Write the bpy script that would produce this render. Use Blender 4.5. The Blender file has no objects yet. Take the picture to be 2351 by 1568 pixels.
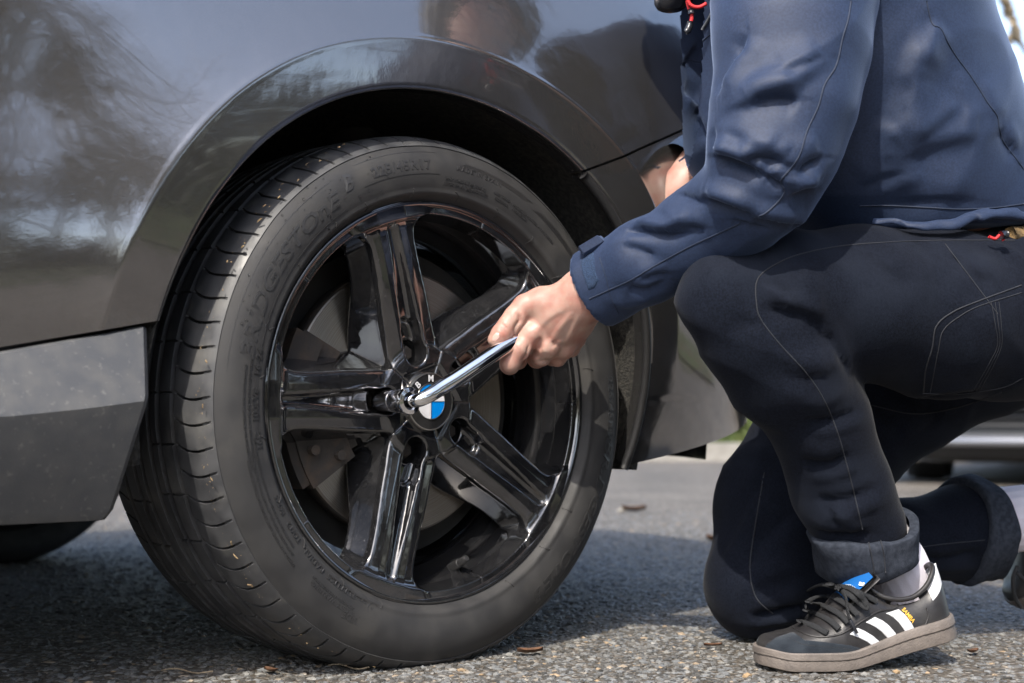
import bpy, bmesh, math, random
import numpy as np
from mathutils import Vector, Matrix
from mathutils.bvhtree import BVHTree
random.seed(7); rng = np.random.default_rng(7)
R = math.radians
SC = bpy.context.scene
COL = SC.collection

# ------------------------------------------------------------------ camera, sky, sun, exposure
CAM_H = 0.287
FPX = 3330.0                 # focal length in pixels of a 2351 x 1568 view of the photograph
PITCH = math.atan((955 - 784) / FPX)
cd = bpy.data.cameras.new('camera'); cam = bpy.data.objects.new('camera', cd); COL.objects.link(cam)
cam.location = (0, 0, CAM_H); cam.rotation_euler = (math.pi / 2 + PITCH, 0, 0)
cd.sensor_width = 36; cd.lens = FPX / 2351 * 36
cd.clip_start = 0.05; cd.clip_end = 2000
cd.dof.use_dof = True; cd.dof.focus_distance = 1.66; cd.dof.aperture_fstop = 5.0
SC.camera = cam

SUN_EL = 48.0
SUN_AZ = 198.0               # degrees from +Y towards +X
w = bpy.data.worlds.new('World'); SC.world = w; w.use_nodes = True
nt = w.node_tree; nt.nodes.clear()
sky = nt.nodes.new('ShaderNodeTexSky'); sky.sky_type = 'NISHITA'; sky.sun_disc = False
sky.sun_elevation = R(SUN_EL); sky.sun_rotation = R(SUN_AZ); sky.air_density = 1.0; sky.dust_density = 2.5; sky.ozone_density = 1.5
bg = nt.nodes.new('ShaderNodeBackground'); bg.inputs['Strength'].default_value = 0.15
wo = nt.nodes.new('ShaderNodeOutputWorld')
hs = nt.nodes.new('ShaderNodeHueSaturation'); hs.inputs['Saturation'].default_value = .86; nt.links.new(sky.outputs[0], hs.inputs['Color']); nt.links.new(hs.outputs[0], bg.inputs[0]); nt.links.new(bg.outputs[0], wo.inputs[0])

sd = bpy.data.lights.new('sun', 'SUN'); sun = bpy.data.objects.new('sun', sd); COL.objects.link(sun)
sd.energy = 2.0; sd.angle = R(0.5); sd.color = (1.0, 0.93, 0.82)
sdir = Vector((math.sin(R(SUN_AZ)) * math.cos(R(SUN_EL)), math.cos(R(SUN_AZ)) * math.cos(R(SUN_EL)), math.sin(R(SUN_EL))))
sun.rotation_euler = (-sdir).to_track_quat('-Z', 'Y').to_euler(); sun.location = sdir * 30

SC.view_settings.view_transform = 'Standard'; SC.view_settings.look = 'None'
SC.view_settings.exposure = 1.6; SC.view_settings.gamma = 1.0; SC.view_settings.use_curve_mapping = False

# ------------------------------------------------------------------ helpers
_c, _s = math.cos(PITCH), math.sin(PITCH)
def P(px, py, d):
    """a point in the place, measured off the photograph: pixel of the 2351-wide view and depth in metres"""
    dx = (px - 1175.5) / FPX; up = -(py - 784) / FPX
    return np.array([dx * d, (_c - up * _s) * d, CAM_H + (_s + up * _c) * d])
def ray(px, py):
    v = P(px, py, 1.0) - np.array([0, 0, CAM_H]); return v / np.linalg.norm(v)

def tag(o, label=None, cat=None, group=None, kind=None):
    if label: o['label'] = label
    if cat: o['category'] = cat
    if group: o['group'] = group
    if kind: o['kind'] = kind
    return o
def mesh_np(name, V, F, smooth=True):
    V = np.asarray(V, dtype=np.float32); me = bpy.data.meshes.new(name)
    if isinstance(F, np.ndarray):
        n, k = F.shape
        me.vertices.add(len(V)); me.vertices.foreach_set('co', V.ravel())
        me.loops.add(n * k); me.loops.foreach_set('vertex_index', F.astype(np.int32).ravel())
        me.polygons.add(n); me.polygons.foreach_set('loop_start', np.arange(0, n * k, k, dtype=np.int32))
        me.update(calc_edges=True)
    else:
        me.from_pydata([tuple(map(float, v)) for v in V], [], [tuple(map(int, f)) for f in F]); me.update()
    me.polygons.foreach_set('use_smooth', np.full(len(me.polygons), smooth, dtype=bool))
    me.validate(); return me
def link(name, me, mats, parent=None, loc=None):
    o = bpy.data.objects.new(name, me); COL.objects.link(o)
    o.cycles.shadow_terminator_geometry_offset = .2; o.cycles.shadow_terminator_offset = .08
    if not isinstance(mats, (list, tuple)): mats = [mats]
    for m in mats: o.data.materials.append(m)
    if parent is not None: o.parent = parent
    if loc is not None: o.location = loc
    return o
def mk(name, V, F, mats, parent=None, smooth=True, base=None):
    """one mesh object; V in world metres when base (the parent's world position) is given, else in the parent's frame"""
    V = np.asarray(V, float)
    if base is not None: V = V - np.asarray(base)[None]
    return link(name, mesh_np(name, V, F, smooth), mats, parent)
def empty(name, loc, rz=0.0):
    o = bpy.data.objects.new(name, None); COL.objects.link(o); o.location = loc; o.rotation_euler = (0, 0, rz); o.empty_display_size = .1
    return o
def bm_obj(name, bm, mats, parent=None, smooth=True):
    me = bpy.data.meshes.new(name); bm.normal_update(); bm.to_mesh(me); bm.free()
    me.polygons.foreach_set('use_smooth', np.full(len(me.polygons), smooth, dtype=bool))
    return link(name, me, mats, parent)
def grid_faces(n, m, cu=False, cv=False):
    i = np.arange(n if cu else n - 1); j = np.arange(m if cv else m - 1)
    I, J = np.meshgrid(i, j, indexing='ij'); I2 = (I + 1) % n; J2 = (J + 1) % m
    return np.stack([I * m + J, I2 * m + J, I2 * m + J2, I * m + J2], -1).reshape(-1, 4)
class MB:
    def __init__(s): s.V = []; s.F = []; s.M = []; s.n = 0
    def add(s, V, F, m=0):
        V = np.asarray(V, float); s.V.append(V)
        for f in F: s.F.append(tuple(int(i) + s.n for i in f)); s.M.append(m)
        s.n += len(V)
    def box(s, c, d, rot=None, m=0):
        c = np.array(c, float); d = np.array(d, float) / 2
        q = np.array([[x, y, z] for x in (-1, 1) for y in (-1, 1) for z in (-1, 1)], float) * d
        if rot is not None: q = q @ np.asarray(rot).T
        s.add(q + c, [(0, 1, 3, 2), (4, 6, 7, 5), (0, 4, 5, 1), (2, 3, 7, 6), (0, 2, 6, 4), (1, 5, 7, 3)], m)
    def tube(s, pts, rad, n=10, m=0, flat=None, caps=True):
        V, F = tube_np(pts, rad, n, flat, caps); s.add(V, F, m)
    def rev(s, prof, n=48, axis='y', m=0, closed=False):
        V, F = rev_np(prof, n, closed); s.add(V, F, m)
    def build(s, name, mats, parent=None, smooth=True, base=None, angle=None):
        V = np.concatenate(s.V)
        if base is not None: V = V - np.asarray(base)[None]
        me = bpy.data.meshes.new(name); me.from_pydata(V.tolist(), [], s.F); me.update()
        me.polygons.foreach_set('use_smooth', np.full(len(me.polygons), smooth, dtype=bool))
        me.polygons.foreach_set('material_index', np.array(s.M, dtype=np.int32))
        o = link(name, me, mats, parent)
        if angle: sharp(o, angle)
        return o
def sharp(o, deg):
    try: o.data.set_sharp_from_angle(angle=R(deg))
    except Exception: pass
def tube_np(pts, rad, n=10, flat=None, caps=True):
    """tube along a polyline; flat = (normal vector, ratio) squashes the section"""
    pts = np.asarray(pts, float); k = len(pts); rad = np.broadcast_to(np.asarray(rad, float), (k,))
    T = np.gradient(pts, axis=0); T /= np.linalg.norm(T, axis=1)[:, None] + 1e-12
    ref = np.array([0.0, 0.0, 1.0]) if flat is None else np.asarray(flat[0], float)
    if abs(T[0] @ ref) > .95 * np.linalg.norm(ref): ref = np.array([1.0, 0.0, 0.0])
    Nn = ref - (ref @ T[0]) * T[0]; Nn /= np.linalg.norm(Nn)
    V = []; a = np.arange(n) / n * 2 * np.pi
    for i in range(k):
        rr = (ref if flat is not None else Nn); Nn = rr - (rr @ T[i]) * T[i]; Nn /= np.linalg.norm(Nn) + 1e-12
        B = np.cross(T[i], Nn); f = 1 if flat is None else flat[1]
        V.append(pts[i] + rad[i] * (np.cos(a)[:, None] * B + f * np.sin(a)[:, None] * Nn))
    F = [tuple(f) for f in grid_faces(k, n, False, True)]
    if caps: F += [tuple(range(n))[::-1], tuple((k - 1) * n + i for i in range(n))]
    return np.concatenate(V), F
def rev_np(prof, n=48, closed=False):
    """revolve (r, y) about the local y axis; angle runs clockwise from up seen from outside (-y)"""
    prof = np.asarray(prof, float); a = np.arange(n) / n * 2 * np.pi
    V = np.stack([np.sin(a)[:, None] * prof[None, :, 0], np.broadcast_to(prof[None, :, 1], (n, len(prof))), np.cos(a)[:, None] * prof[None, :, 0]], -1)
    return V.reshape(-1, 3), [tuple(f) for f in grid_faces(n, len(prof), True, closed)]
def catmull(pts, n=8):
    p = np.asarray(pts, float); q = np.vstack([2 * p[0] - p[1], p, 2 * p[-1] - p[-2]]); out = []
    for i in range(1, len(q) - 2):
        for t in np.arange(n) / n:
            out.append(.5 * (2 * q[i] + (q[i + 1] - q[i - 1]) * t + (2 * q[i - 1] - 5 * q[i] + 4 * q[i + 1] - q[i + 2]) * t * t + (3 * q[i] - q[i - 1] - 3 * q[i + 1] + q[i + 2]) * t ** 3))
    out.append(p[-1]); return np.array(out)
def sstep(a, b, x):
    t = np.clip((x - a) / (b - a), 0, 1); return t * t * (3 - 2 * t)

def vnoise(Pn, seed=0):
    """value noise in 0..1 at points Pn (n,3)"""
    i = np.floor(Pn).astype(np.int64); f = Pn - i; f = f * f * (3 - 2 * f); out = 0
    def h(a):
        v = (a[:, 0] * 374761393 + a[:, 1] * 668265263 + a[:, 2] * 2147483647 + seed * 974711) & 0xffffffff
        v = ((v ^ (v >> 13)) * 1274126177) & 0xffffffff
        return ((v ^ (v >> 16)) & 0xffff) / 65535.0
    for dx in (0, 1):
        for dy in (0, 1):
            for dz in (0, 1):
                wgt = (f[:, 0] if dx else 1 - f[:, 0]) * (f[:, 1] if dy else 1 - f[:, 1]) * (f[:, 2] if dz else 1 - f[:, 2])
                out = out + wgt * h(i + np.array([dx, dy, dz]))
    return out

# ---- implicit surfaces: rounded chains blended together, meshed with surface nets
def smin(a, b, k):
    h = np.clip(.5 + .5 * (b - a) / k, 0, 1); return b * (1 - h) + a * h - k * h * (1 - h)
def smax(a, b, k): return -smin(-a, -b, k)
class Field:
    def __init__(s, lo, hi, h):
        s.h = h; s.lo = np.array(lo, float); n = np.ceil((np.array(hi) - s.lo) / h).astype(int) + 1
        ax = [(s.lo[i] + h * np.arange(n[i])).astype(np.float32) for i in range(3)]
        s.X, s.Y, s.Z = ax[0][:, None, None], ax[1][None, :, None], ax[2][None, None, :]
        s.F = np.full(n, 1.0, dtype=np.float32)
    def seg(s, a, b, ra, rb, k=1.0):
        """cone with round ends; k stretches its section along world y"""
        a = np.array(a, float); b = np.array(b, float); ab = b - a; ab2 = ab.copy(); ab2[1] /= k
        L = float(ab2 @ ab2) + 1e-12
        x = s.X - a[0]; y = (s.Y - a[1]) / k; z = s.Z - a[2]
        t = np.clip((x * ab2[0] + y * ab2[1] + z * ab2[2]) / L, 0, 1)
        dx = x - t * ab2[0]; dy = y - t * ab2[1]; dz = z - t * ab2[2]
        return np.sqrt(dx * dx + dy * dy + dz * dz) - (ra + t * (rb - ra))
    def chain(s, pts, rad, k=1.0, blend=.02, inner=None):
        d = None; ks = np.broadcast_to(np.asarray(k, float), (len(pts),))
        for i in range(len(pts) - 1):
            e = s.seg(pts[i], pts[i + 1], rad[i], rad[i + 1], float(ks[i] + ks[i + 1]) / 2)
            d = e if d is None else smin(d, e, inner if inner else blend)
        s.F = smin(s.F, d.astype(np.float32), blend)
    def ball(s, c, r, blend=.02, k=(1, 1, 1)):
        d = np.sqrt(((s.X - c[0]) / k[0]) ** 2 + ((s.Y - c[1]) / k[1]) ** 2 + ((s.Z - c[2]) / k[2]) ** 2) - r
        s.F = smin(s.F, d.astype(np.float32), blend)
    def mesh(s): return surface_nets(s.F, s.lo, s.h)
def surface_nets(F, lo, h):
    S = F < 0; nx, ny, nz = F.shape
    c = [(i, j, k) for i in (0, 1) for j in (0, 1) for k in (0, 1)]
    cnt = np.zeros((nx - 1, ny - 1, nz - 1), np.int8)
    for i, j, k in c: cnt += S[i:nx - 1 + i, j:ny - 1 + j, k:nz - 1 + k]
    act = (cnt > 0) & (cnt < 8); idx = np.argwhere(act)
    vid = np.full(act.shape, -1, np.int64); vid[act] = np.arange(len(idx))
    cv = np.stack([F[idx[:, 0] + i, idx[:, 1] + j, idx[:, 2] + k] for i, j, k in c], -1)
    acc = np.zeros((len(idx), 3)); num = np.zeros(len(idx)); ca = np.array(c, float)
    for a in range(8):
        for b in range(a + 1, 8):
            if sum(abs(c[a][q] - c[b][q]) for q in range(3)) != 1: continue
            fa, fb = cv[:, a], cv[:, b]; m = (fa < 0) != (fb < 0)
            t = np.where(m, fa / np.where(m, fa - fb, 1), 0)
            acc += np.where(m[:, None], ca[a] + t[:, None] * (ca[b] - ca[a]), 0); num += m
    V = lo + h * (idx + acc / num[:, None])
    Q = []
    for ax in range(3):
        sl0 = [slice(None)] * 3; sl1 = [slice(None)] * 3; sl0[ax] = slice(0, -1); sl1[ax] = slice(1, None)
        A, B = S[tuple(sl0)], S[tuple(sl1)]; e = np.argwhere(A != B)
        o1, o2 = [(1, 2), (2, 0), (0, 1)][ax]
        ok = (e[:, o1] > 0) & (e[:, o2] > 0) & (e[:, o1] < F.shape[o1] - 1) & (e[:, o2] < F.shape[o2] - 1); e = e[ok]
        def g(d1, d2):
            q = e.copy(); q[:, o1] -= d1; q[:, o2] -= d2; return vid[q[:, 0], q[:, 1], q[:, 2]]
        f = np.stack([g(1, 1), g(0, 1), g(0, 0), g(1, 0)], -1)
        ins = A[e[:, 0], e[:, 1], e[:, 2]]
        f[~ins] = f[~ins][:, ::-1]; Q.append(f)
    return V, np.concatenate(Q)
def vnormals(V, Q):
    n = np.cross(V[Q[:, 2]] - V[Q[:, 0]], V[Q[:, 3]] - V[Q[:, 1]]); out = np.zeros_like(V)
    for a in range(3):
        for k in range(4): out[:, a] += np.bincount(Q[:, k], n[:, a], len(V))
    return out / (np.linalg.norm(out, axis=1)[:, None] + 1e-12)
def relax(V, Q, it=2, lam=.5):
    e = np.concatenate([Q[:, [0, 1]], Q[:, [1, 2]], Q[:, [2, 3]], Q[:, [3, 0]]]); V = V.copy(); n = len(V)
    deg = np.bincount(e[:, 0], minlength=n) + np.bincount(e[:, 1], minlength=n)
    for _ in range(it):
        for l in ((lam, -lam * 1.02) if it > 1 else (lam,)):
            A = np.stack([(np.bincount(e[:, 0], V[e[:, 1], a], n) + np.bincount(e[:, 1], V[e[:, 0], a], n)) / np.maximum(deg, 1) for a in range(3)], -1)
            V = V + l * (A - V)
    return V
def bvh(V, Q): return BVHTree.FromPolygons(V.tolist(), Q.tolist())
def cast(tree, px, py):
    h = tree.ray_cast(Vector((0, 0, CAM_H)), Vector(ray(px, py)))
    return (None, None) if h[0] is None else (np.array(h[0]), np.array(h[1]))
def trace(tree, pts, n=10):
    """a line drawn on the photograph laid onto a built surface"""
    out = []; nor = []
    for q in catmull(np.array(pts, float), n):
        a, b = cast(tree, q[0], q[1])
        if a is not None:
            if out and np.linalg.norm(a - out[-1]) > .12: continue
            out.append(a); nor.append(b)
    return np.array(out), np.array(nor)
def folds(V, Q, strokes, noise=0.0, nscale=10, seed=1, ridge=0.0, rs=(8, 8, 8), rot=0.0):
    """cloth folds: each stroke (pixels, amplitude, width) raises or sinks the surface along a line"""
    N = vnormals(V, Q); tree = bvh(V, Q); D = np.zeros(len(V))
    for st in strokes:
        pts, amp, wd = st[0], st[1], st[2]
        L, _ = trace(tree, pts)
        if len(L) < 2: continue
        lo, hi = L.min(0) - 3 * wd, L.max(0) + 3 * wd
        m = np.where(np.all((V > lo) & (V < hi), axis=1))[0]
        if not len(m): continue
        d2 = np.full(len(m), 9.0); tt = np.zeros(len(m)); near = np.zeros((len(m), 3))
        for i in range(len(L)):
            q = ((V[m] - L[i]) ** 2).sum(1); b = q < d2; d2[b] = q[b]; tt[b] = i / (len(L) - 1); near[b] = L[i]
        env = np.clip(np.minimum(tt, 1 - tt) * 4 + .10, 0, 1); d = np.sqrt(d2); ext = np.ptp(L, axis=0); up = (V[m] - near)[:, 2] > 0 if ext[0] > .9 * ext[2] else (V[m] - near)[:, 0] > 0
        if amp > 0: g = np.exp(-(d / np.where(up, 1.5 * wd, .62 * wd)) ** 2) - .25 * np.exp(-d2 / (2.6 * wd) ** 2)
        else:
            sd_ = np.where(up, d, -d)
            g = np.exp(-(np.abs(sd_ + .2 * wd) / np.where(sd_ > -.2 * wd, .28 * wd, 1.25 * wd)) ** 1.5) - .50 * np.exp(-((sd_ - 1.2 * wd) / (1.1 * wd)) ** 2)
        D[m] += amp * env * g
    if noise: D += noise * (vnoise(V * nscale, seed) - .5) + noise * .4 * (vnoise(V * nscale * 2.3, seed + 3) - .5)
    if ridge:
        c, s = math.cos(rot), math.sin(rot); W_ = np.stack([V[:, 0] * c + V[:, 2] * s, V[:, 1], -V[:, 0] * s + V[:, 2] * c], -1)
        W_ = W_ + .05 * np.stack([vnoise(V * 7, seed + 11), vnoise(V * 7, seed + 12), vnoise(V * 7, seed + 13)], -1)
        r1 = 1 - np.abs(2 * vnoise(W_ * np.array(rs), seed + 5) - 1); D += ridge * (r1 ** 2 - .4) * np.clip(2.2 * vnoise(V * 5, seed + 6) - .5, 0, 1.2)
    return V + N * D[:, None]
def seam(name, tree, pts, rad, mat, parent, base, lift=.0004):
    L, Nn = trace(tree, pts)
    if len(L) < 3: return None
    L = L + Nn * lift
    V, F = tube_np(L, rad, 6)
    return mk(name, V, F, mat, parent, True, base)
def patch(tree, poly, thick, n=60, rings=7):
    """a piece of material lying on a built surface; outline in photograph pixels"""
    p = np.array(poly, float); p2 = np.vstack([p, p[:1]]); seg = np.linalg.norm(np.diff(p2, axis=0), axis=1); cum = np.concatenate([[0], np.cumsum(seg)])
    t = np.linspace(0, cum[-1], n, endpoint=False)
    b = np.stack([np.interp(t, cum, p2[:, 0]), np.interp(t, cum, p2[:, 1])], -1); c = b.mean(0)
    V = []; last = None
    for k in range(rings + 1):
        s = k / rings
        for q in (b if k else [c]):
            x = c + (q - c) * s; a, nn = cast(tree, x[0], x[1])
            if a is None and last is None:
                V.append(None); continue
            if a is None: a, nn = last
            last = (a, nn); V.append(a + nn * (thick if k < rings else -.0005))
    good = next(v for v in V if v is not None); V = [good if v is None else v for v in V]
    F = [(0, 1 + i, 1 + (i + 1) % n) for i in range(n)]
    for k in range(rings - 1):
        o = 1 + k * n
        F += [(o + i, o + n + i, o + n + (i + 1) % n, o + (i + 1) % n) for i in range(n)]
    return np.array(V), [tuple(f[::-1]) for f in F]
def text_np(s, size=1.0, bold=0.0, shear=0.0, extrude=0.0, spacing=1.0):
    cu = bpy.data.curves.new('lettering', 'FONT'); cu.body = s; cu.size = size; cu.offset = bold; cu.shear = shear; cu.extrude = extrude
    cu.align_x = 'CENTER'; cu.align_y = 'CENTER'; cu.space_character = spacing; cu.resolution_u = 3
    o = bpy.data.objects.new('lettering', cu); COL.objects.link(o)
    dg = bpy.context.evaluated_depsgraph_get(); me = bpy.data.meshes.new_from_object(o.evaluated_get(dg))
    V = np.zeros(len(me.vertices) * 3); me.vertices.foreach_get('co', V); F = [tuple(p.vertices) for p in me.polygons]
    bpy.data.objects.remove(o); bpy.data.curves.remove(cu); bpy.data.meshes.remove(me)
    return V.reshape(-1, 3), F

# ------------------------------------------------------------------ materials
def pbr(name, c1, c2=None, ns=30.0, rough=.5, rough2=None, metal=0.0, spec=.5, bump=0.0, bs=300.0, bd=.001, bump2=0.0, bs2=40.0, bd2=.002,
        coat=0.0, coat_rough=.03, sheen=0.0, sss=0.0, detail=5.0, contrast=(.35, .65), c3=None, ns3=8.0, contrast3=(.5, .62), stretch=None, trans=0.0, ior=1.5, sheen_col=None):
    m = bpy.data.materials.new(name); m.use_nodes = True; t = m.node_tree; b = t.nodes['Principled BSDF']; L = t.links
    b.inputs['Base Color'].default_value = (*c1, 1); b.inputs['Roughness'].default_value = rough; b.inputs['Metallic'].default_value = metal
    b.inputs['Specular IOR Level'].default_value = spec; b.inputs['IOR'].default_value = ior
    b.inputs['Coat Weight'].default_value = coat; b.inputs['Coat Roughness'].default_value = coat_rough
    b.inputs['Sheen Weight'].default_value = sheen; b.inputs['Transmission Weight'].default_value = trans
    if sheen: b.inputs['Sheen Roughness'].default_value = .4
    if sheen_col: b.inputs['Sheen Tint'].default_value = (*sheen_col, 1)
    if sss:
        b.inputs['Subsurface Weight'].default_value = sss; b.inputs['Subsurface Radius'].default_value = (1.0, .35, .2); b.inputs['Subsurface Scale'].default_value = .004
    tc = t.nodes.new('ShaderNodeTexCoord'); co = tc.outputs['Object']
    if stretch:
        mp = t.nodes.new('ShaderNodeMapping'); mp.inputs['Scale'].default_value = stretch; L.new(co, mp.inputs[0]); co = mp.outputs[0]
    def noise(scale, det=detail):
        n = t.nodes.new('ShaderNodeTexNoise'); n.inputs['Scale'].default_value = scale; n.inputs['Detail'].default_value = det; L.new(co, n.inputs['Vector']); return n.outputs['Fac']
    def ramp(fac, a, bb):
        r = t.nodes.new('ShaderNodeMapRange'); r.inputs['From Min'].default_value = a; r.inputs['From Max'].default_value = bb; L.new(fac, r.inputs['Value']); return r.outputs[0]
    if c2 is not None:
        f = ramp(noise(ns), *contrast); mx = t.nodes.new('ShaderNodeMix'); mx.data_type = 'RGBA'
        mx.inputs['A'].default_value = (*c1, 1); mx.inputs['B'].default_value = (*c2, 1); L.new(f, mx.inputs['Factor']); out = mx.outputs['Result']
        if c3 is not None:
            f3 = ramp(noise(ns3), *contrast3); m3 = t.nodes.new('ShaderNodeMix'); m3.data_type = 'RGBA'
            L.new(out, m3.inputs['A']); m3.inputs['B'].default_value = (*c3, 1); L.new(f3, m3.inputs['Factor']); out = m3.outputs['Result']
        L.new(out, b.inputs['Base Color'])
        if rough2 is not None:
            rr = t.nodes.new('ShaderNodeMapRange'); rr.inputs['To Min'].default_value = rough; rr.inputs['To Max'].default_value = rough2; L.new(f, rr.inputs['Value']); L.new(rr.outputs[0], b.inputs['Roughness'])
    prev = None
    for s, sc, d in ((bump, bs, bd), (bump2, bs2, bd2)):
        if s:
            bn = t.nodes.new('ShaderNodeBump'); bn.inputs['Strength'].default_value = s; bn.inputs['Distance'].default_value = d
            L.new(noise(sc, 3.0), bn.inputs['Height'])
            if prev: L.new(prev, bn.inputs['Normal'])
            prev = bn.outputs[0]
    if prev: L.new(prev, b.inputs['Normal'])
    return m
M = {}
M['paint'] = pbr('car_paint', (.22, .215, .215), (.19, .187, .187), ns=900, rough=.13, metal=.88, spec=.5, coat=1.0, coat_rough=.02, bump=.12, bs=330, bd=.0006, bump2=.55, bs2=11, bd2=.0040)
M['skirt'] = pbr('dusty_satin_plastic', (.062, .064, .068), (.082, .082, .082), ns=45, rough=.42, rough2=.62, bump=.25, bs=500, bd=.0006, contrast=(.38, .7), c3=(.16, .155, .145), ns3=140, contrast3=(.6, .85))
M['rubber'] = pbr('black_rubber_trim', (.012, .012, .013), rough=.6, bump=.2, bs=300)
M['felt'] = pbr('wheel_arch_felt', (.020, .020, .019), (.065, .06, .052), ns=160, rough=.95, bump=.8, bs=350, bd=.003, contrast=(.4, .75))
M['under'] = pbr('underbody_plastic', (.012, .012, .012), (.03, .028, .025), ns=20, rough=.8)
M['tyre'] = pbr('tyre_rubber', (.0235, .0232, .0238), (.032, .0313, .031), ns=35, rough=.55, rough2=.72, spec=.4, bump=.12, bs=700, bd=.0004, c3=(.054, .051, .047), ns3=14, contrast3=(.56, .8))
M['tread'] = pbr('tread_rubber', (.030, .031, .034), (.052, .053, .056), ns=40, rough=.42, rough2=.62, spec=.5, bump=.15, bs=600, bd=.0004, c3=(.095, .093, .088), ns3=25, contrast3=(.55, .8))
M['letter'] = pbr('moulded_lettering', (.027, .0265, .027), rough=.45, spec=.5)
M['rim'] = pbr('gloss_black_alloy', (.0075, .0078, .009), (.013, .013, .014), ns=60, rough=.05, rough2=.10, spec=1.0, coat=1.0, coat_rough=.02, c3=(.060, .060, .062), ns3=380, contrast3=(.60, .80), bump=.05, bs=300, bd=.0005)
M['disc'] = pbr('bright_disc_steel', (.27, .25, .235), (.19, .17, .155), ns=240, rough=.34, rough2=.46, metal=1.0, stretch=(.15, .15, .15))
M['iron'] = pbr('rusty_cast_iron', (.030, .025, .021), (.075, .048, .03), ns=60, rough=.8, bump=.5, bs=180, contrast=(.45, .8))
M['iron2'] = pbr('dark_cast_iron', (.018, .018, .019), (.035, .033, .03), ns=80, rough=.6, bump=.4, bs=260)
M['chrome'] = pbr('polished_chrome', (.80, .80, .81), rough=.07, metal=1.0, bump=.03, bs=120)
M['socket'] = pbr('dark_chrome_socket', (.42, .42, .45), rough=.2, metal=1.0, bump=.05, bs=200)
M['white'] = pbr('white_enamel', (.62, .62, .63), (.55, .55, .56), ns=80, rough=.25, coat=.3)
M['blue'] = pbr('blue_enamel', (.0, .19, .60), rough=.25, coat=.3)
M['capblack'] = pbr('black_enamel', (.012, .012, .013), rough=.2, coat=.5)
M['silver'] = pbr('silver_ring', (.55, .53, .50), rough=.3, metal=1.0)
M['water'] = pbr('water_drop', (.9, .9, .9), rough=.02, trans=1.0, ior=1.33)
M['debris'] = pbr('dry_debris', (.12, .08, .045), (.26, .19, .10), ns=90, rough=.9)
M['jacket'] = pbr('navy_softshell', (.0090, .0178, .0455), (.0145, .0270, .0640), ns=420, rough=.62, spec=.35, sheen=.25, sheen_col=(.5, .65, 1), bump=.25, bs=1400, bd=.0006, detail=2)
M['jacket_in'] = pbr('navy_velcro', (.010, .022, .055), (.022, .05, .11), ns=900, rough=.9, bump=1.0, bs=900, bd=.002)
M['seam'] = pbr('navy_thread', (.008, .016, .038), rough=.7)
M['zip'] = pbr('grey_zip_coil', (.10, .11, .125), rough=.5, bump=.8, bs=700)
M['red'] = pbr('red_cord', (.50, .015, .02), rough=.6, bump=.6, bs=900)
M['toggle'] = pbr('black_toggle', (.015, .016, .02), rough=.25)
M['jeans'] = pbr('washed_black_denim', (.0026, .0038, .0078), (.0066, .0090, .0165), ns=430, rough=.9, spec=.12, sheen=.04, bump=.4, bs=1200, bd=.0008, c3=(.0115, .0150, .0245), ns3=9, contrast3=(.5, .78))
M['cuff'] = pbr('faded_denim_cuff', (.016, .020, .029), (.032, .038, .052), ns=160, rough=.9, spec=.2, bump=.5, bs=1000, bd=.001)
M['jseam'] = pbr('denim_stitch', (.013, .015, .021), rough=.8)
M['skin'] = pbr('skin', (.40, .255, .205), (.355, .165, .13), ns=55, rough=.45, spec=.4, sss=.25, bump=.25, bs=520, bd=.0006, bump2=.2, bs2=140, bd2=.0008, contrast=(.38, .68))
M['nail'] = pbr('finger_nail', (.62, .40, .34), rough=.25, coat=.3)
M['hair'] = pbr('dark_hair', (.010, .007, .005), (.03, .02, .012), ns=200, rough=.5, stretch=(1, 1, .1))
M['leather'] = pbr('black_leather', (.017, .016, .017), (.024, .023, .023), ns=70, rough=.36, rough2=.48, spec=.5, bump=.3, bs=420, bd=.0006)
M['suede'] = pbr('dark_suede', (.014, .018, .024), (.024, .030, .038), ns=60, rough=.95, spec=.15, sheen=.3, bump=.5, bs=900, bd=.0008)
M['stripe'] = pbr('white_leather', (.52, .54, .56), (.46, .46, .47), ns=90, rough=.5)
M['gum'] = pbr('grey_gum_sole', (.150, .128, .112), (.11, .094, .083), ns=70, rough=.65, bump=.6, bs=420, bd=.0012)
M['sock'] = pbr('white_ribbed_sock', (.66, .63, .70), rough=.9, sheen=.2, bump=.4, bs=700)
M['lace'] = pbr('black_lace', (.010, .011, .013), rough=.85, bump=1.0, bs=900, bd=.001)
M['label'] = pbr('blue_tongue_label', (.01, .10, .32), rough=.4)
M['gold'] = pbr('gold_print', (.72, .42, .06), rough=.4, metal=.3)
M['print'] = pbr('pale_print', (.70, .74, .74), rough=.5)
M['cord_in'] = pbr('tan_fleece', (.30, .19, .08), (.16, .10, .04), ns=300, rough=1, bump=1, bs=400)
M['silvercar'] = pbr('silver_paint', (.17, .175, .19), rough=.3, metal=.5, coat=1.0)  # silver toned down: its backlit shade is put into the paint colour
M['plastic'] = pbr('black_grille_plastic', (.014, .015, .017), rough=.45)
M['glass'] = pbr('dark_glass', (.015, .017, .02), rough=.05, spec=.8)
M['bark'] = pbr('bark', (.20, .16, .11), (.32, .26, .18), ns=30, rough=.95, bump=.8, bs=60, bd=.01)
M['bark2'] = pbr('mossy_bark', (.10, .095, .045), (.055, .045, .03), ns=20, rough=.95, bump=.8, bs=60, bd=.01)
M['leaf'] = pbr('dead_leaf', (.10, .045, .02), (.06, .03, .016), ns=120, rough=.8)
M['hedge'] = pbr('winter_hedge_leaf', (.045, .055, .018), (.13, .075, .03), ns=1.2, rough=.8, contrast=(.4, .6))
M['grass'] = pbr('grass', (.055, .085, .020), (.12, .13, .035), ns=3, rough=.9, bump=.8, bs=60, bd=.03)
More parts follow.
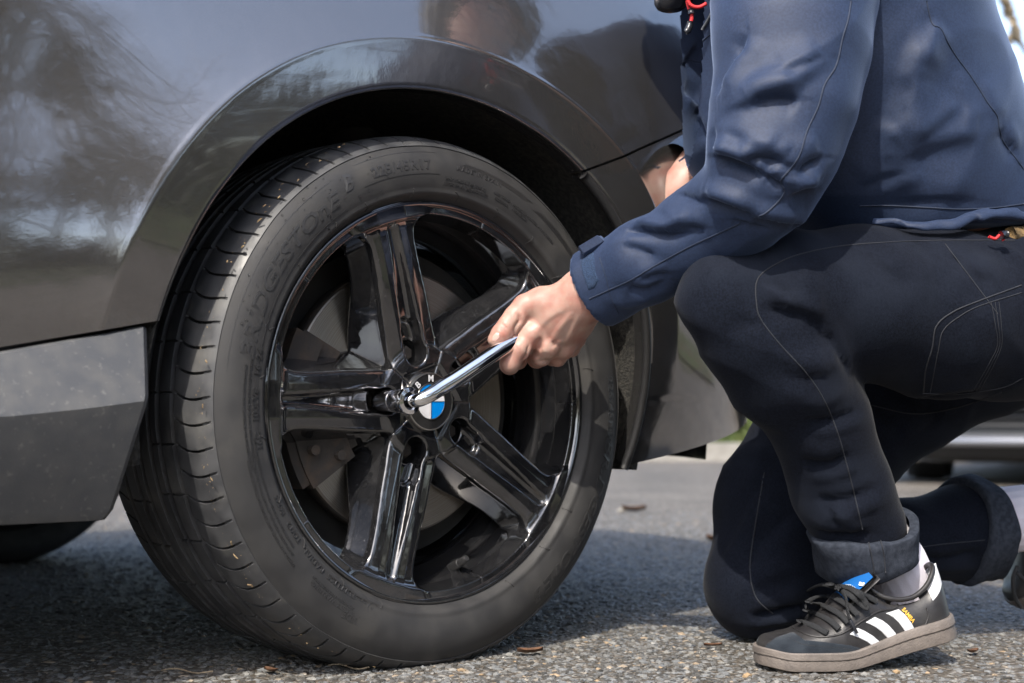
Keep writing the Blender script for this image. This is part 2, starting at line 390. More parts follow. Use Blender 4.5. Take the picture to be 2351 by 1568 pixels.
M['litter'] = pbr('leaf_littered_grass', (.034, .048, .014), (.085, .055, .028), ns=9, rough=.95, bump=.8, bs=40, bd=.03, contrast=(.42, .6), c3=(.055, .075, .02), ns3=2)
M['pebble'] = pbr('tan_pebble', (.32, .22, .12), (.2, .14, .08), ns=90, rough=.8)
M['kerb'] = pbr('kerb_concrete', (.26, .25, .23), (.2, .19, .17), ns=12, rough=.9, bump=.4, bs=90)

# ------------------------------------------------------------------ ground
def asphalt_mat():
    m = bpy.data.materials.new('asphalt'); m.use_nodes = True; t = m.node_tree; b = t.nodes['Principled BSDF']; L = t.links
    tc = t.nodes.new('ShaderNodeTexCoord')
    vo = t.nodes.new('ShaderNodeTexVoronoi'); vo.inputs['Scale'].default_value = 135; L.new(tc.outputs['Object'], vo.inputs['Vector'])
    cr = t.nodes.new('ShaderNodeValToRGB'); L.new(vo.outputs['Color'], cr.inputs[0])
    e = cr.color_ramp.elements; e[0].position = 0; e[0].color = (.045, .043, .042, 1); e[1].position = 1; e[1].color = (.22, .20, .17, 1)
    for p, c in ((.3, (.075, .075, .076, 1)), (.55, (.11, .112, .118, 1)), (.8, (.14, .15, .165, 1))):
        q = e.new(p); q.color = c
    ds = t.nodes.new('ShaderNodeMapRange'); ds.inputs['From Min'].default_value = .15; ds.inputs['From Max'].default_value = .6; L.new(vo.outputs['Distance'], ds.inputs['Value'])
    mx = t.nodes.new('ShaderNodeMix'); mx.data_type = 'RGBA'; L.new(ds.outputs[0], mx.inputs['Factor']); L.new(cr.outputs[0], mx.inputs['A']); mx.inputs['B'].default_value = (.035, .033, .031, 1)
    n = t.nodes.new('ShaderNodeTexNoise'); n.inputs['Scale'].default_value = 2.2; n.inputs['Detail'].default_value = 6; L.new(tc.outputs['Object'], n.inputs['Vector'])
    mr = t.nodes.new('ShaderNodeMapRange'); mr.inputs['From Min'].default_value = .3; mr.inputs['From Max'].default_value = .7; mr.inputs['To Min'].default_value = 1.3; mr.inputs['To Max'].default_value = 2.3; L.new(n.outputs['Fac'], mr.inputs['Value'])  # base kept paler than the chips: far sunlit brightness put into the colour
    m2 = t.nodes.new('ShaderNodeMix'); m2.data_type = 'RGBA'; m2.blend_type = 'MULTIPLY'; m2.inputs['Factor'].default_value = 1
    L.new(mx.outputs['Result'], m2.inputs['A']); L.new(mr.outputs[0], m2.inputs['B']); m3 = t.nodes.new('ShaderNodeMix'); m3.data_type = 'RGBA'; m3.blend_type = 'MULTIPLY'; m3.inputs['Factor'].default_value = 1; m3.inputs['B'].default_value = (1.12, 1.0, .84, 1); L.new(m2.outputs['Result'], m3.inputs['A']); L.new(m3.outputs['Result'], b.inputs['Base Color'])
    b.inputs['Roughness'].default_value = .72; b.inputs['Specular IOR Level'].default_value = .25
    bn = t.nodes.new('ShaderNodeBump'); bn.inputs['Strength'].default_value = .9; bn.inputs['Distance'].default_value = .004; bn.invert = True; L.new(vo.outputs['Distance'], bn.inputs['Height'])
    n2 = t.nodes.new('ShaderNodeTexNoise'); n2.inputs['Scale'].default_value = 420; L.new(tc.outputs['Object'], n2.inputs['Vector'])
    b2 = t.nodes.new('ShaderNodeBump'); b2.inputs['Strength'].default_value = .5; b2.inputs['Distance'].default_value = .0015; L.new(n2.outputs['Fac'], b2.inputs['Height']); L.new(bn.outputs[0], b2.inputs['Normal'])
    L.new(b2.outputs[0], b.inputs['Normal']); return m
M['asphalt'] = asphalt_mat()
def rings(m, scale, bump, amt):
    t = m.node_tree; L = t.links; b = t.nodes['Principled BSDF']; tc = t.nodes.new('ShaderNodeTexCoord'); mp = t.nodes.new('ShaderNodeVectorMath'); mp.operation = 'MULTIPLY'; mp.inputs[1].default_value = (1, 0, 1); L.new(tc.outputs['Object'], mp.inputs[0])
    ln = t.nodes.new('ShaderNodeVectorMath'); ln.operation = 'LENGTH'; L.new(mp.outputs[0], ln.inputs[0]); n = t.nodes.new('ShaderNodeTexNoise'); n.noise_dimensions = '1D'; n.inputs['Scale'].default_value = scale; n.inputs['Detail'].default_value = 4; L.new(ln.outputs['Value'], n.inputs['W'])
    bn = t.nodes.new('ShaderNodeBump'); bn.inputs['Strength'].default_value = bump; bn.inputs['Distance'].default_value = .0006; L.new(n.outputs['Fac'], bn.inputs['Height']); L.new(bn.outputs[0], b.inputs['Normal'])
    mr = t.nodes.new('ShaderNodeMapRange'); mr.inputs['From Min'].default_value = .3; mr.inputs['From Max'].default_value = .7; L.new(n.outputs['Fac'], mr.inputs['Value']); mx = t.nodes.new('ShaderNodeMix'); mx.data_type = 'RGBA'; mx.inputs['A'].default_value = (.50, .46, .41, 1); mx.inputs['B'].default_value = (.30, .265, .22, 1); L.new(mr.outputs[0], mx.inputs['Factor']); L.new(mx.outputs['Result'], b.inputs['Base Color'])
rings(M['disc'], 1100, .35, 1)
def chip_mat():
    m = bpy.data.materials.new('stone_chips'); m.use_nodes = True; t = m.node_tree; b = t.nodes['Principled BSDF']; L = t.links
    at = t.nodes.new('ShaderNodeAttribute'); at.attribute_name = 'tone'
    cr = t.nodes.new('ShaderNodeValToRGB'); L.new(at.outputs['Fac'], cr.inputs[0]); e = cr.color_ramp.elements
    e[0].position = 0; e[0].color = (.040, .038, .034, 1); e[1].position = 1; e[1].color = (.28, .20, .12, 1)
    for p, c in ((.25, (.068, .065, .060, 1)), (.5, (.105, .102, .096, 1)), (.75, (.140, .146, .150, 1)), (.95, (.20, .195, .18, 1))):
        q = e.new(p); q.color = c
    L.new(cr.outputs[0], b.inputs['Base Color']); b.inputs['Roughness'].default_value = .5
    return m
ground = mk('asphalt_ground', [(-60, -14, 0), (60, -14, 0), (60, 9.2, 0), (-60, 9.2, 0)], [(0, 1, 2, 3)], M['asphalt'], smooth=False)
tag(ground, 'grey asphalt car park surface', kind='structure')
ico = bmesh.new(); bmesh.ops.create_icosphere(ico, subdivisions=1, radius=1.0)
IV = np.array([v.co[:] for v in ico.verts]); IF = np.array([[v.index for v in f.verts] for f in ico.faces]); ico.free()
def stones(n, dmin, dmax, smin_, smax_, power):
    d = dmin * (dmax / dmin) ** (rng.random(n) ** power); a = np.clip(rng.normal(0, .27, n), -.9, .9)
    x, y = a * d, d; s = smin_ + (smax_ - smin_) * rng.random(n) ** 1.6; nv = len(IV)
    ang = rng.random(n) * 6.283; el = .65 + .7 * rng.random(n); fl = .35 + .3 * rng.random(n)
    jit = 1 + .45 * (rng.random((n, nv)) - .5)
    B = IV[None] * jit[..., None]
    vx = B[..., 0] * s[:, None] * el[:, None]; vy = B[..., 1] * s[:, None] / el[:, None]; vz = B[..., 2] * (s * fl)[:, None]
    tl = (rng.random(n) - .5) * .5; vz = vz + vx * tl[:, None]
    V = np.stack([x[:, None] + vx * np.cos(ang)[:, None] - vy * np.sin(ang)[:, None], y[:, None] + vx * np.sin(ang)[:, None] + vy * np.cos(ang)[:, None], vz + (s * (.12 * rng.random(n) - .14))[:, None]], -1)
    F = (IF[None] + (np.arange(n) * nv)[:, None, None]).reshape(-1, 3)
    return V.reshape(-1, 3), F, np.repeat(rng.random(n), nv)
cV, cF, ct = stones(66000, 1.15, 4.4, .0022, .0058, 1.0)
me = mesh_np('asphalt_chips', cV, cF, False); at = me.attributes.new('tone', 'FLOAT', 'POINT'); at.data.foreach_set('value', ct.astype(np.float32))
chips = link('asphalt_chips', me, chip_mat()); tag(chips, 'small grey and bluish stone chips bedded in the asphalt in the foreground', 'stone chips', kind='stuff')

gz = mk('grass_verge', [(-300, 9.35, .10), (300, 9.35, .10), (300, 400, 1.5), (-300, 400, 1.5)], [(0, 1, 2, 3)], M['grass'], smooth=False); tag(gz, 'grass verge beyond the car park', kind='structure')
gz2 = mk('grass_bank', [(-300, -14.2, .05), (300, -14.2, .05), (300, -400, 2), (-300, -400, 2)], [(3, 2, 1, 0)], M['grass'], smooth=False); tag(gz2, 'grass bank behind the photographer', kind='structure')
gz3 = mk('grass_border', [(2.2, -13.9, .03), (60, -13.9, .6), (60, 4.2, .6), (2.6, 4.2, .03)], [(0, 1, 2, 3)], M['litter'], smooth=False); tag(gz3, 'leaf littered grass border on the right of the car park', kind='structure')
kb = MB(); kb.box((0, 9.28, .05), (240, .15, .13)); o = kb.build('kerb', M['kerb'], smooth=False); tag(o, 'concrete kerb edging the grass verge', kind='structure')
# grass blades on the verge close to the car park edge
def blades(n, x0, x1, y0, y1, h0, h1, z0=.1):
    x = x0 + (x1 - x0) * rng.random(n); y = y0 + (y1 - y0) * rng.random(n) ** 1.5; h = h0 + (h1 - h0) * rng.random(n); a = rng.random(n) * 6.283; l = (rng.random((n, 2)) - .5) * h[:, None] * .8; wd = .012
    z = z0 + (y - y0) * .0036
    V = np.stack([np.stack([x - wd * np.cos(a), y - wd * np.sin(a), z], -1), np.stack([x + wd * np.cos(a), y + wd * np.sin(a), z], -1), np.stack([x + l[:, 0], y + l[:, 1], z + h], -1)], 1).reshape(-1, 3)
    return V, np.arange(3 * n).reshape(-1, 3)
V, F = blades(26000, -4, 12, 9.38, 15, .03, .10); o = mk('grass_blades', V, F, M['grass'], smooth=False); tag(o, 'short yellow green grass at the edge of the car park', 'grass', kind='stuff')

# ------------------------------------------------------------------ the dark grey car
HUB = np.array([-.0856, 1.693, .304]); A_CAR = R(38.5); A_WHEEL = R(41.66)
car = empty('car', (HUB[0], HUB[1], 0), A_CAR)
tag(car, 'dark grey metallic car with its front wheel being unbolted', 'car')
CU = np.array([math.cos(A_CAR), math.sin(A_CAR), 0]); CV_ = np.array([-math.sin(A_CAR), math.cos(A_CAR), 0])
def carw(p): p = np.asarray(p, float); return np.array([HUB[0], HUB[1], 0]) + p[..., 0:1] * CU + p[..., 1:2] * CV_ + p[..., 2:3] * np.array([0, 0, 1])
AX, AZ, AR, CR = -.015, .311, .354, .411       # wheel arch centre, arch radius, crease radius
WID = 1.76
def fy(x, z):
    """outer side surface of the car body, y inward"""
    x = np.asarray(x, float); z = np.asarray(z, float)
    y = -.022 + .62 * np.maximum(z - .52, 0) ** 2 + np.where(z < .50, .55 * (.50 - z) ** 2, 0)
    fx = np.maximum(x - .25, 0); y = y + (.80 - .48 * sstep(.42, .66, z)) * fx ** 2
    y = y + .06 * np.maximum(z - .60, 0) * np.maximum(x - .2, 0)
    rho = np.hypot(x - AX, z - AZ); th = np.arctan2(z - AZ, x - AX)
    fade = sstep(R(196), R(150), np.where(th < -1, th + 2 * np.pi, th)) * sstep(R(-10), R(62), th)
    fade = np.where(th < 0, 0, fade) * 1.0
    A = .026 * fade
    up = A * np.exp(-np.maximum(rho - CR, 0) / .075)
    dn = A - .0120 * fade * np.clip((CR - rho) / (CR - AR), 0, 1) ** 1.0
    k = .006; q = np.clip(.5 + (rho - CR) / (2 * k), 0, 1); bump = dn * (1 - q) + up * q
    # hollow between the arch blister and the door
    hol = .018 * np.exp(-(((x + .52) / .11) ** 2 + ((z - .60) / .10) ** 2))
    return y - bump + hol
def skin_panel(name, th0, th1, nth, rhos, cuts, mat, mirror=False, inner=.02):
    th = np.linspace(R(th0), R(th1), nth); rr = np.array(rhos)
    X = AX + rr[None, :] * np.cos(th)[:, None]; Z = AZ + rr[None, :] * np.sin(th)[:, None]; Y = fy(X, Z)
    # rolled flange along the arch edge
    Xf = X[:, :1]; Zf = Z[:, :1]; fl = [(Xf, Y[:, :1] + inner, Zf), (AX + (Xf - AX) * .994, Y[:, :1] + .006, AZ + (Zf - AZ) * .994), (AX + (Xf - AX) * .995, Y[:, :1] + .0018, AZ + (Zf - AZ) * .995)]
    X = np.concatenate([f[0] for f in fl] + [X], 1); Y = np.concatenate([f[1] for f in fl] + [Y], 1); Z = np.concatenate([f[2] for f in fl] + [Z], 1)
    V = np.stack([X, Y, Z], -1).reshape(-1, 3); F = grid_faces(nth, X.shape[1])
    bm = bmesh.new(); vs = [bm.verts.new(v) for v in V]
    for f in F: bm.faces.new([vs[i] for i in f])
    for co, no in cuts:
        bmesh.ops.bisect_plane(bm, geom=bm.verts[:] + bm.edges[:] + bm.faces[:], plane_co=co, plane_no=no, clear_outer=True)
    # thickness along the cut borders
    be = [e for e in bm.edges if e.is_boundary]
    r = bmesh.ops.extrude_edge_only(bm, edges=be)
    for v in [g for g in r['geom'] if isinstance(g, bmesh.types.BMVert)]: v.co.y += .012; v.co.x += .0004
    bmesh.ops.recalc_face_normals(bm, faces=bm.faces[:])
    if mirror:
        for v in bm.verts: v.co.y = WID - .044 - v.co.y + .0
        bmesh.ops.reverse_faces(bm, faces=bm.faces[:])
    o = bm_obj(name, bm, mat, car); sharp(o, 50); return o
rhoF = np.concatenate([np.linspace(AR, CR - .008, 9), np.linspace(CR - .006, CR + .008, 8), np.linspace(CR + .014, .62, 22), np.linspace(.64, .95, 14)])
g1 = Vector((-.374, 0, .380)); g1n = Vector((.200, 0, -1)).normalized()          # lower fender edge on the left
GL = Vector((.191, 0, .590)); gs = .40; g2n = Vector((gs, 0, -1)).normalized(); topn = Vector((.30, 0, 1)).normalized()
fcuts = [((-.64, 0, 0), (-1, 0, 0)), ((0, 0, .90), (0, 0, 1)), ((.74, 0, 0), (1, 0, 0)), (g1, g1n), (GL, g2n), ((.45, 0, .90), topn)]
skin_panel('fender', 20, 178, 260, rhoF, fcuts, M['paint'])
skin_panel('fender', 20, 178, 80, rhoF[::3], fcuts, M['paint'], mirror=True)
bb = Vector((.28, 0, .218)); bbn = Vector((.12, 0, -1)).normalized()
bcuts = [(GL + Vector((0, 0, -.0035)), -g2n), (bb, bbn), ((.80, 0, 0), (1, 0, 0)), ((.1, 0, 0), (-1, 0, 0))]
skin_panel('front_bumper', -42, 75, 200, rhoF, bcuts, M['paint'])
skin_panel('front_bumper', -42, 75, 60, rhoF[::3], bcuts, M['paint'], mirror=True)
pts = np.array([(x, float(fy(x, .590 + gs * (x - .191))) + .0085, .5885 + gs * (x - .191)) for x in np.linspace(.212, .70, 30)]); V, F = tube_np(pts, .0040, 8); mk('panel_gap_shade', V, F, M['rubber'], car)  # added dark tube standing in for the shade inside the panel gap
# nose between the two bumper corners
ny = 24; yy = np.linspace(float(fy(.80, .5)), WID - .044 - float(fy(.80, .5)), ny); zz = np.array([.22, .30, .40, .52, .64, .72, .78, .845])
nose = np.array([[(.80 + .08 * (1 - ((y - .858) / .40) ** 2) - .02 * ((z - .5) / .3) ** 2, y, z) for z in zz] for y in yy]).reshape(-1, 3)
mk('nose_panel', nose, grid_faces(ny, len(zz)), M['paint'], car)
# bonnet
nx_, ny_ = 30, 25; V = []
for x in np.linspace(-.64, .80, nx_):
    y0 = float(fy(min(x, .74), .90)); y1 = WID - .044 - y0
    for k in np.linspace(0, 1, ny_):
        V.append((x, y0 + .004 + (y1 - y0 - .008) * k, (.90 - .12 * sstep(.45, .80, x)) + (.085 - .05 * sstep(-.2, .9, x)) * (1 - (2 * k - 1) ** 4) ** .8 * (1 if x < .7 else .5)))
mk('bonnet', V, grid_faces(nx_, ny_)[:, ::-1], M['paint'], car)
# doors, sills, rear quarters and roof (outside the frame, they shade the ground)
def side_panel(name, x0, x1, z0, z1, mat, mirror):
    X, Z = np.meshgrid(np.linspace(x0, x1, 30), np.linspace(z0, z1, 24), indexing='ij'); Y = -.022 + .62 * np.maximum(Z - .52, 0) ** 2 + np.where(Z < .5, .55 * (.5 - Z) ** 2, 0) + .35 * np.maximum(-2.9 - X, 0) ** 2
    if mirror: Y = WID - .044 - Y
    return mk(name, np.stack([X, Y, Z], -1).reshape(-1, 3), grid_faces(30, 24) if not mirror else grid_faces(30, 24)[:, ::-1], mat, car)
for mir in (False, True):
    side_panel('door', -1.95, -.646, .36, .90, M['paint'], mir); side_panel('rear_quarter', -2.25, -1.955, .36, .90, M['paint'], mir); side_panel('rear_quarter', -3.45, -2.95, .36, .90, M['paint'], mir)
    side_panel('rear_arch', -2.95, -2.25, .66, .90, M['paint'], mir)
sec = [(-.55, .88, .06), (-1.15, 1.30, .22), (-1.6, 1.38, .24), (-2.4, 1.37, .25), (-3.0, 1.28, .27), (-3.42, .92, .10)]
V = [];
for x, z, yin in sec:
    for k in np.linspace(0, 1, 11): V.append((x, yin + (1.716 - 2 * yin) * k, z + .05 * (1 - (2 * k - 1) ** 2)))
mk('roof', V, grid_faces(6, 11)[:, ::-1], M['glass'], car)
for s in (0, 1):
    V = []
    for x, z, yin in sec: V += [(x, abs(s * 1.716 - .075), .895), (x, abs(s * 1.716 - yin), z)]
    mk('side_window', V, grid_faces(6, 2) if s else grid_faces(6, 2)[:, ::-1], M['glass'], car)
mk('tailgate', [(-3.45, .2, .3), (-3.45, 1.5, .3), (-3.42, 1.6, .92), (-3.42, .1, .92)], [(0, 1, 2, 3)], M['paint'], car, smooth=False)
# underbody: floor plate, engine tray, bulkheads
ub = MB(); ub.box((-1.9, .858, .235), (2.95, 1.48, .05)); ub.box((-.05, .858, .275), (.76, .80, .05))
ub.box((-.42, .858, .55), (.03, 1.5, .60)); ub.box((.52, .858, .5), (.02, 1.25, .5)); ub.build('underbody', M['under'], car, smooth=False)
# wheel arch liners
def liner(name, mir):
    th = np.linspace(R(-15), R(192), 80); prof = [(.3525, -.004), (.362, .004), (.372, .03), (.376, .10), (.376, .20), (.372, .27), (.33, .31), (.22, .335)]
    V = []
    for a in th:
        for r, y in prof:
            ye = float(fy(AX + AR * math.cos(a), AZ + AR * math.sin(a))) + .004
            V.append((AX + r * math.cos(a), max(y, ye) if r > .36 or y > 0 else ye, AZ + r * math.sin(a)))
    V = np.array(V); V = V + (vnoise(V * 40, 5)[:, None] - .5) * .006 * np.array([1, .2, 1])
    if mir: V[:, 1] = WID - .044 - V[:, 1]
    return mk(name, V, grid_faces(80, len(prof)) if mir else grid_faces(80, len(prof))[:, ::-1], M['felt'], car)
liner('wheel_arch_liner', False); liner('wheel_arch_liner', True)
# rubber edge strip along the bumper side of the arch
th = np.linspace(R(52), R(-15.5), 60); pts = np.array([(AX + (AR - .004) * math.cos(a), float(fy(AX + AR * math.cos(a), AZ + AR * math.sin(a))) + .004, AZ + (AR - .004) * math.sin(a)) for a in th])
V, F = tube_np(pts, .006, 8); mk('arch_edge_strip', V, F, M['rubber'], car)
# side skirt
def skirt(name, mir):
    st = []
    for x, zt, zm, x2 in ((-2.2, .33, .275, 0), (-1.2, .335, .28, 0), (-.52, .3465, .2865, 0), (-.45, .361, .2935, 0), (-.378, .3765, .3015, 1), (-.372, .3765, .3015, 2)):
        if x2 == 0: ps = [(x, .02, zt), (x, -.0185, zt), (x, -.024, zt - .002), (x, -.046, zm + .006), (x, -.048, zm), (x, -.046, zm - .006), (x, -.012, .195), (x, -.004, .1845), (x, .02, .186), (x, .05, .20)]
        else:
            k = .006 if x2 == 2 else 0; dx = [0, 0, 0, -.007, -.009, -.0095, -.027, -.032, -.032, -.03]
            yz = [(.02, zt), (-.0185, zt), (-.024, zt - .002), (-.046, zm + .006), (-.048, zm), (-.046, zm - .006), (-.012, .195), (-.004, .1845), (.02, .186), (.05, .20)]
            ps = [(x + dx[i], y + (k if y < 0 else 0), z) for i, (y, z) in enumerate(yz)]
        st += ps
    n = 10; V = np.array(st)
    F = [tuple(f) for f in grid_faces(6, n)] + [tuple(range(5 * n, 6 * n))]
    if mir: V[:, 1] = WID - .044 - V[:, 1]; F = [f[::-1] for f in F]
    o = mk(name, V, F, M['skirt'], car); sharp(o, 22); return o
skirt('side_skirt', False); skirt('side_skirt', True)
# dark strip laid in the gap between fender and skirt
V, F = tube_np(np.array([(-2.2, -.004, .338), (-1.2, -.004, .342), (-.52, -.004, .352), (-.375, -.004, .381)]), .0055, 8); mk('sill_gap_strip', V, F, M['rubber'], car)

# ------------------------------------------------------------------ wheel
tp = np.array([(.2290, .014), (.2325, .006), (.2352, .0015), (.2385, -.0005), (.2405, -.0050), (.2425, -.0075), (.2450, -.0085), (.2475, -.0082), (.250, -.0092), (.256, -.0105), (.262, -.0115), (.269, -.0118), (.276, -.0110), (.283, -.0092), (.289, -.0065), (.2945, -.0030), (.2975, -.0010),
               (.2985, -.0018), (.3005, .0002), (.3040, .0045), (.3075, .0100), (.3103, .0165), (.3125, .0240), (.3138, .0320), (.3146, .0400), (.3150, .0470), (.3150, .0500), (.3085, .0510), (.3080, .0580), (.3152, .0590), (.3158, .0660), (.3160, .0730), (.3160, .0790), (.3095, .0800), (.3090, .0880), (.3165, .0890), (.3168, .0960), (.3168, .1000), (.3102, .1010), (.3100, .1080), (.3170, .1090), (.3170, .1150)])
mirp = tp[::-1].copy(); mirp[:, 1] = .235 - mirp[:, 1]; tprof = np.vstack([tp, mirp])
def ysw(r): return np.interp(r, tp[:17, 0], tp[:17, 1])
NP_ = 72; frac = np.array([0, .03, .055, .125, .15, .30, .55, .80, .93])
def tyre_mesh():
    ang = ((np.arange(NP_)[:, None] + frac[None]) / NP_ * 2 * np.pi).ravel(); m = len(tprof)
    r = np.broadcast_to(tprof[:, 0], (len(ang), m)).copy(); y = np.broadcast_to(tprof[:, 1], (len(ang), m)).copy()
    yy = tprof[:, 1]; s = np.clip((yy - .003) / .044, 0, 1); sl = -.55 * s + .75 * s ** 2      # curved sipes
    s2 = np.clip((.232 - yy) / .044, 0, 1); sl = np.where(yy > .1175, .55 * s2 - .75 * s2 ** 2, sl)
    ph = ang[:, None] + sl[None] * (2 * np.pi / NP_)
    fr = np.tile(frac, NP_); ins = ((fr > .04) & (fr < .13)).astype(float)[:, None]
    ym = np.minimum(yy, .235 - yy); zone = (ym > .0035) & (ym < .0475)
    deep = np.where(zone, np.where(ym < .012, .0030, .0075), 0)
    rib = ((ym > .0585) & (ym < .0795)) | ((ym > .0885) & (ym < .1005)); deep2 = np.where(rib, .0028, 0)
    ins2 = ((fr > .04) & (fr < .13)).astype(float)[:, None] * (np.arange(len(ang)) // len(frac) % 2 == 0).astype(float)[:, None]
    r = r - ins * deep[None] - ins2 * deep2[None]
    r = r + (vnoise(np.stack([np.sin(ph) * 12, np.cos(ph) * 12, y * 80], -1).reshape(-1, 3), 3).reshape(r.shape) - .5) * .0006
    V = np.stack([np.sin(ph) * r, y, np.cos(ph) * r], -1)
    flat = np.maximum(-.3035 - V[..., 2], 0); V[..., 2] = np.maximum(V[..., 2], -.3035 - flat * .04)
    bul = sstep(-.20, -.29, V[..., 2]) * np.exp(-(V[..., 0] / .11) ** 2) * .005; V[..., 1] += np.where(V[..., 1] < .1175, -bul, bul) * (r < .31)
    return V.reshape(-1, 3), grid_faces(len(ang), m, True, False)[:, ::-1], m
tV, tF, tm = tyre_mesh()
wheel = empty('wheel', (0, 0, HUB[2]), A_WHEEL - A_CAR); wheel.parent = car
me = mesh_np('tyre', tV, tF); cy = tV[tF].mean(1)
rad = np.hypot(cy[:, 0], cy[:, 2]); me.polygons.foreach_set('material_index', ((rad > .2985) | (cy[:, 1] > .1)).astype(np.int32))
tyre = link('tyre', me, [M['tyre'], M['tread']], wheel); sharp(tyre, 38)

def on_sidewall(V, rmid, phi):
    """bend flat lettering (x along, y outward, z up from the rubber) onto the sidewall"""
    a = R(phi) + V[:, 0] / rmid; r = rmid + V[:, 1]; y = ysw(r) - V[:, 2]
    return np.stack([np.sin(a) * r, y, np.cos(a) * r], -1)
lt = MB()
def tyre_text(s, size, rmid, phi, bold=0.0, shear=0.0, h=.0006, spacing=1.0, stretch=1.0):
    V, F = text_np(s, size, bold, shear, h, spacing); V = V * np.array([stretch, 1, 1]); lt.add(on_sidewall(V, rmid, phi), F)
def bar_arc(r0, r1, p0, p1, h=.0005, skew=0.0, n=20):
    V = []
    for k in np.linspace(0, 1, n):
        for r, hh in ((r0, -.0003), (r0, h), (r1, h), (r1, -.0003)):
            a = R(p0 + (p1 - p0) * k) + skew * (r - r0); V.append((math.sin(a) * r, float(ysw(r)) - hh, math.cos(a) * r))
    V = np.array(V); F = [tuple(f) for f in grid_faces(n, 4)]; lt.add(V, F)
for ph, rm in ((302, .268), (122, .276)): tyre_text('BRIDGESTOnE', .0235, rm, ph, .0004, .22, .0006, 1.0, 1.48)
for ph in (329.8, 147.5): tyre_text('B', .024, .277, ph, .0008, .3, .0006)
for ph in (346.5, 92): tyre_text('225/45R17', .0155, .275, ph, .0004, 0, .0006, 1.12, 1.15)
tyre_text('91W', .0125, .274, 98, .0004, 0, .0008); tyre_text('MADE IN SPAIN', .0085, .2755, 11, .0001, 0, .0007, 1.25)
tyre_text('MAX LOAD 615 kg (1356 lb)', .0052, .2605, 7, .0001, 0, .0005); tyre_text('AT 350 kPa (51 psi) MAX PRESS.', .0052, .2545, 7.5, .0001, 0, .0005)
tyre_text('PLIES: TREAD', .0048, .263, 19.5, .0001); tyre_text('SIDEWALL', .0048, .257, 20, .0001); tyre_text('1 POLYESTER + 2 STEEL + 1 POLYESTER', .0048, .262, 32, .0001); tyre_text('1 POLYESTER', .0048, .257, 27, .0001)
tyre_text('16 24', .0115, .253, 279, .0004, 0, .0008, 1.15); tyre_text('100LV8', .0115, .253, 268.8, .0004, 0, .0008); tyre_text('16C', .0115, .252, 260.3, .0004, 0, .0008)
tyre_text('86745', .0085, .2475, 243.5, .0002, 0, .0007, 1.1); tyre_text('TO6F2', .0085, .2475, 235.5, .0002, 0, .0007, 1.1); tyre_text('TUBELESS  RADIAL', .0090, .2475, 220, .0002, 0, .0007, 1.2)
tyre_text('SAFETY WARNING:', .0072, .2665, 216, .0001, 0, .0006, 1.15); tyre_text('SERIOUS INJURY MAY RESULT FROM', .0042, .261, 216.5, .0001)
for k, s in enumerate(('EXPLOSION OF TIRE/RIM ASSEMBLY DUE TO IMPROPER MOUNTING', 'NEVER EXCEED 275 kPa (40 psi) TO SEAT BEADS. ONLY SPECIALLY', 'TRAINED PERSONS SHOULD MOUNT TIRES. MATCH TIRE DIAMETER')): tyre_text(s, .0042, .270 - .0062 * k, 243 + 2 * k, .0001)
for k, s in enumerate(('TIRE FAILURE DUE TO UNDERINFLATION / OVERLOADING', 'FOLLOW OWNER MANUAL OR TIRE PLACARD IN VEHICLE')): tyre_text(s, .0042, .268 - .006 * k, 266 + 2 * k, .0001)
tyre_text('E4', .0065, .252, 203.5, .0002); tyre_text('02135508', .0058, .2475, 208.5, .0001)
V, F = rev_np([(.0068, 0), (.0068, -.0006), (.0078, -.0006), (.0078, 0)], 24); V = np.stack([V[:, 0], V[:, 2], -V[:, 1]], -1); lt.add(on_sidewall(V, .252, 203.5), F)
tyre_text('OUT|SIDE', .0105, .271, 206.5, .0004, 0, .0008, 1.05); tyre_text('EnLITEn', .0140, .276, 189.5, .0004, 0, .0008, 1.15, 1.1); tyre_text('6', .0115, .275, 181, .0004)
tyre_text('TURANZA', .0165, .277, 164.5, .0005, .2, .0009, 1.1, 1.15)
for ph in np.arange(3.5, 27, .62): bar_arc(.277, .283, ph, ph + .3, .0005, 9, 2)
for ph in np.arange(30, 62, .62): bar_arc(.274, .281, ph, ph + .3, .0005, 9, 2)
for (a, b, r0) in ((334, 358, .2645), (276, 326, .252), (276, 326, .2875), (334, 358, .2905), (152, 177, .287), (105, 140, .2895), (183, 197, .285), (183, 197, .267)): bar_arc(r0, r0 + .0007, a, b, .0004)
lt.build('sidewall_lettering', M['letter'], wheel, smooth=False)
# moulding vents (thin rubber hairs)
hv = MB()
for ph in np.concatenate([np.arange(5, 365, 15)]):
    a0 = R(ph + rng.uniform(-2, 2)); n = 6; pts = []
    bend = rng.uniform(-.06, .06)
    for k in range(n):
        rr = .2378 + .0095 * k / (n - 1); a = a0 + bend * (k / (n - 1)) ** 2 * .5; pts.append((math.sin(a) * rr, float(ysw(rr)) - .0006 - .0008 * math.sin(k / (n - 1) * 3.14), math.cos(a) * rr))
    hv.tube(pts, .0004, 5); hv.add(*[(lambda t: (t[0] * .0009 + np.array(pts[-1]), t[1]))((IV, [tuple(f) for f in IF]))][0])
hv.build('vent_hairs', M['tyre'], wheel)['kind'] = 'stuff'

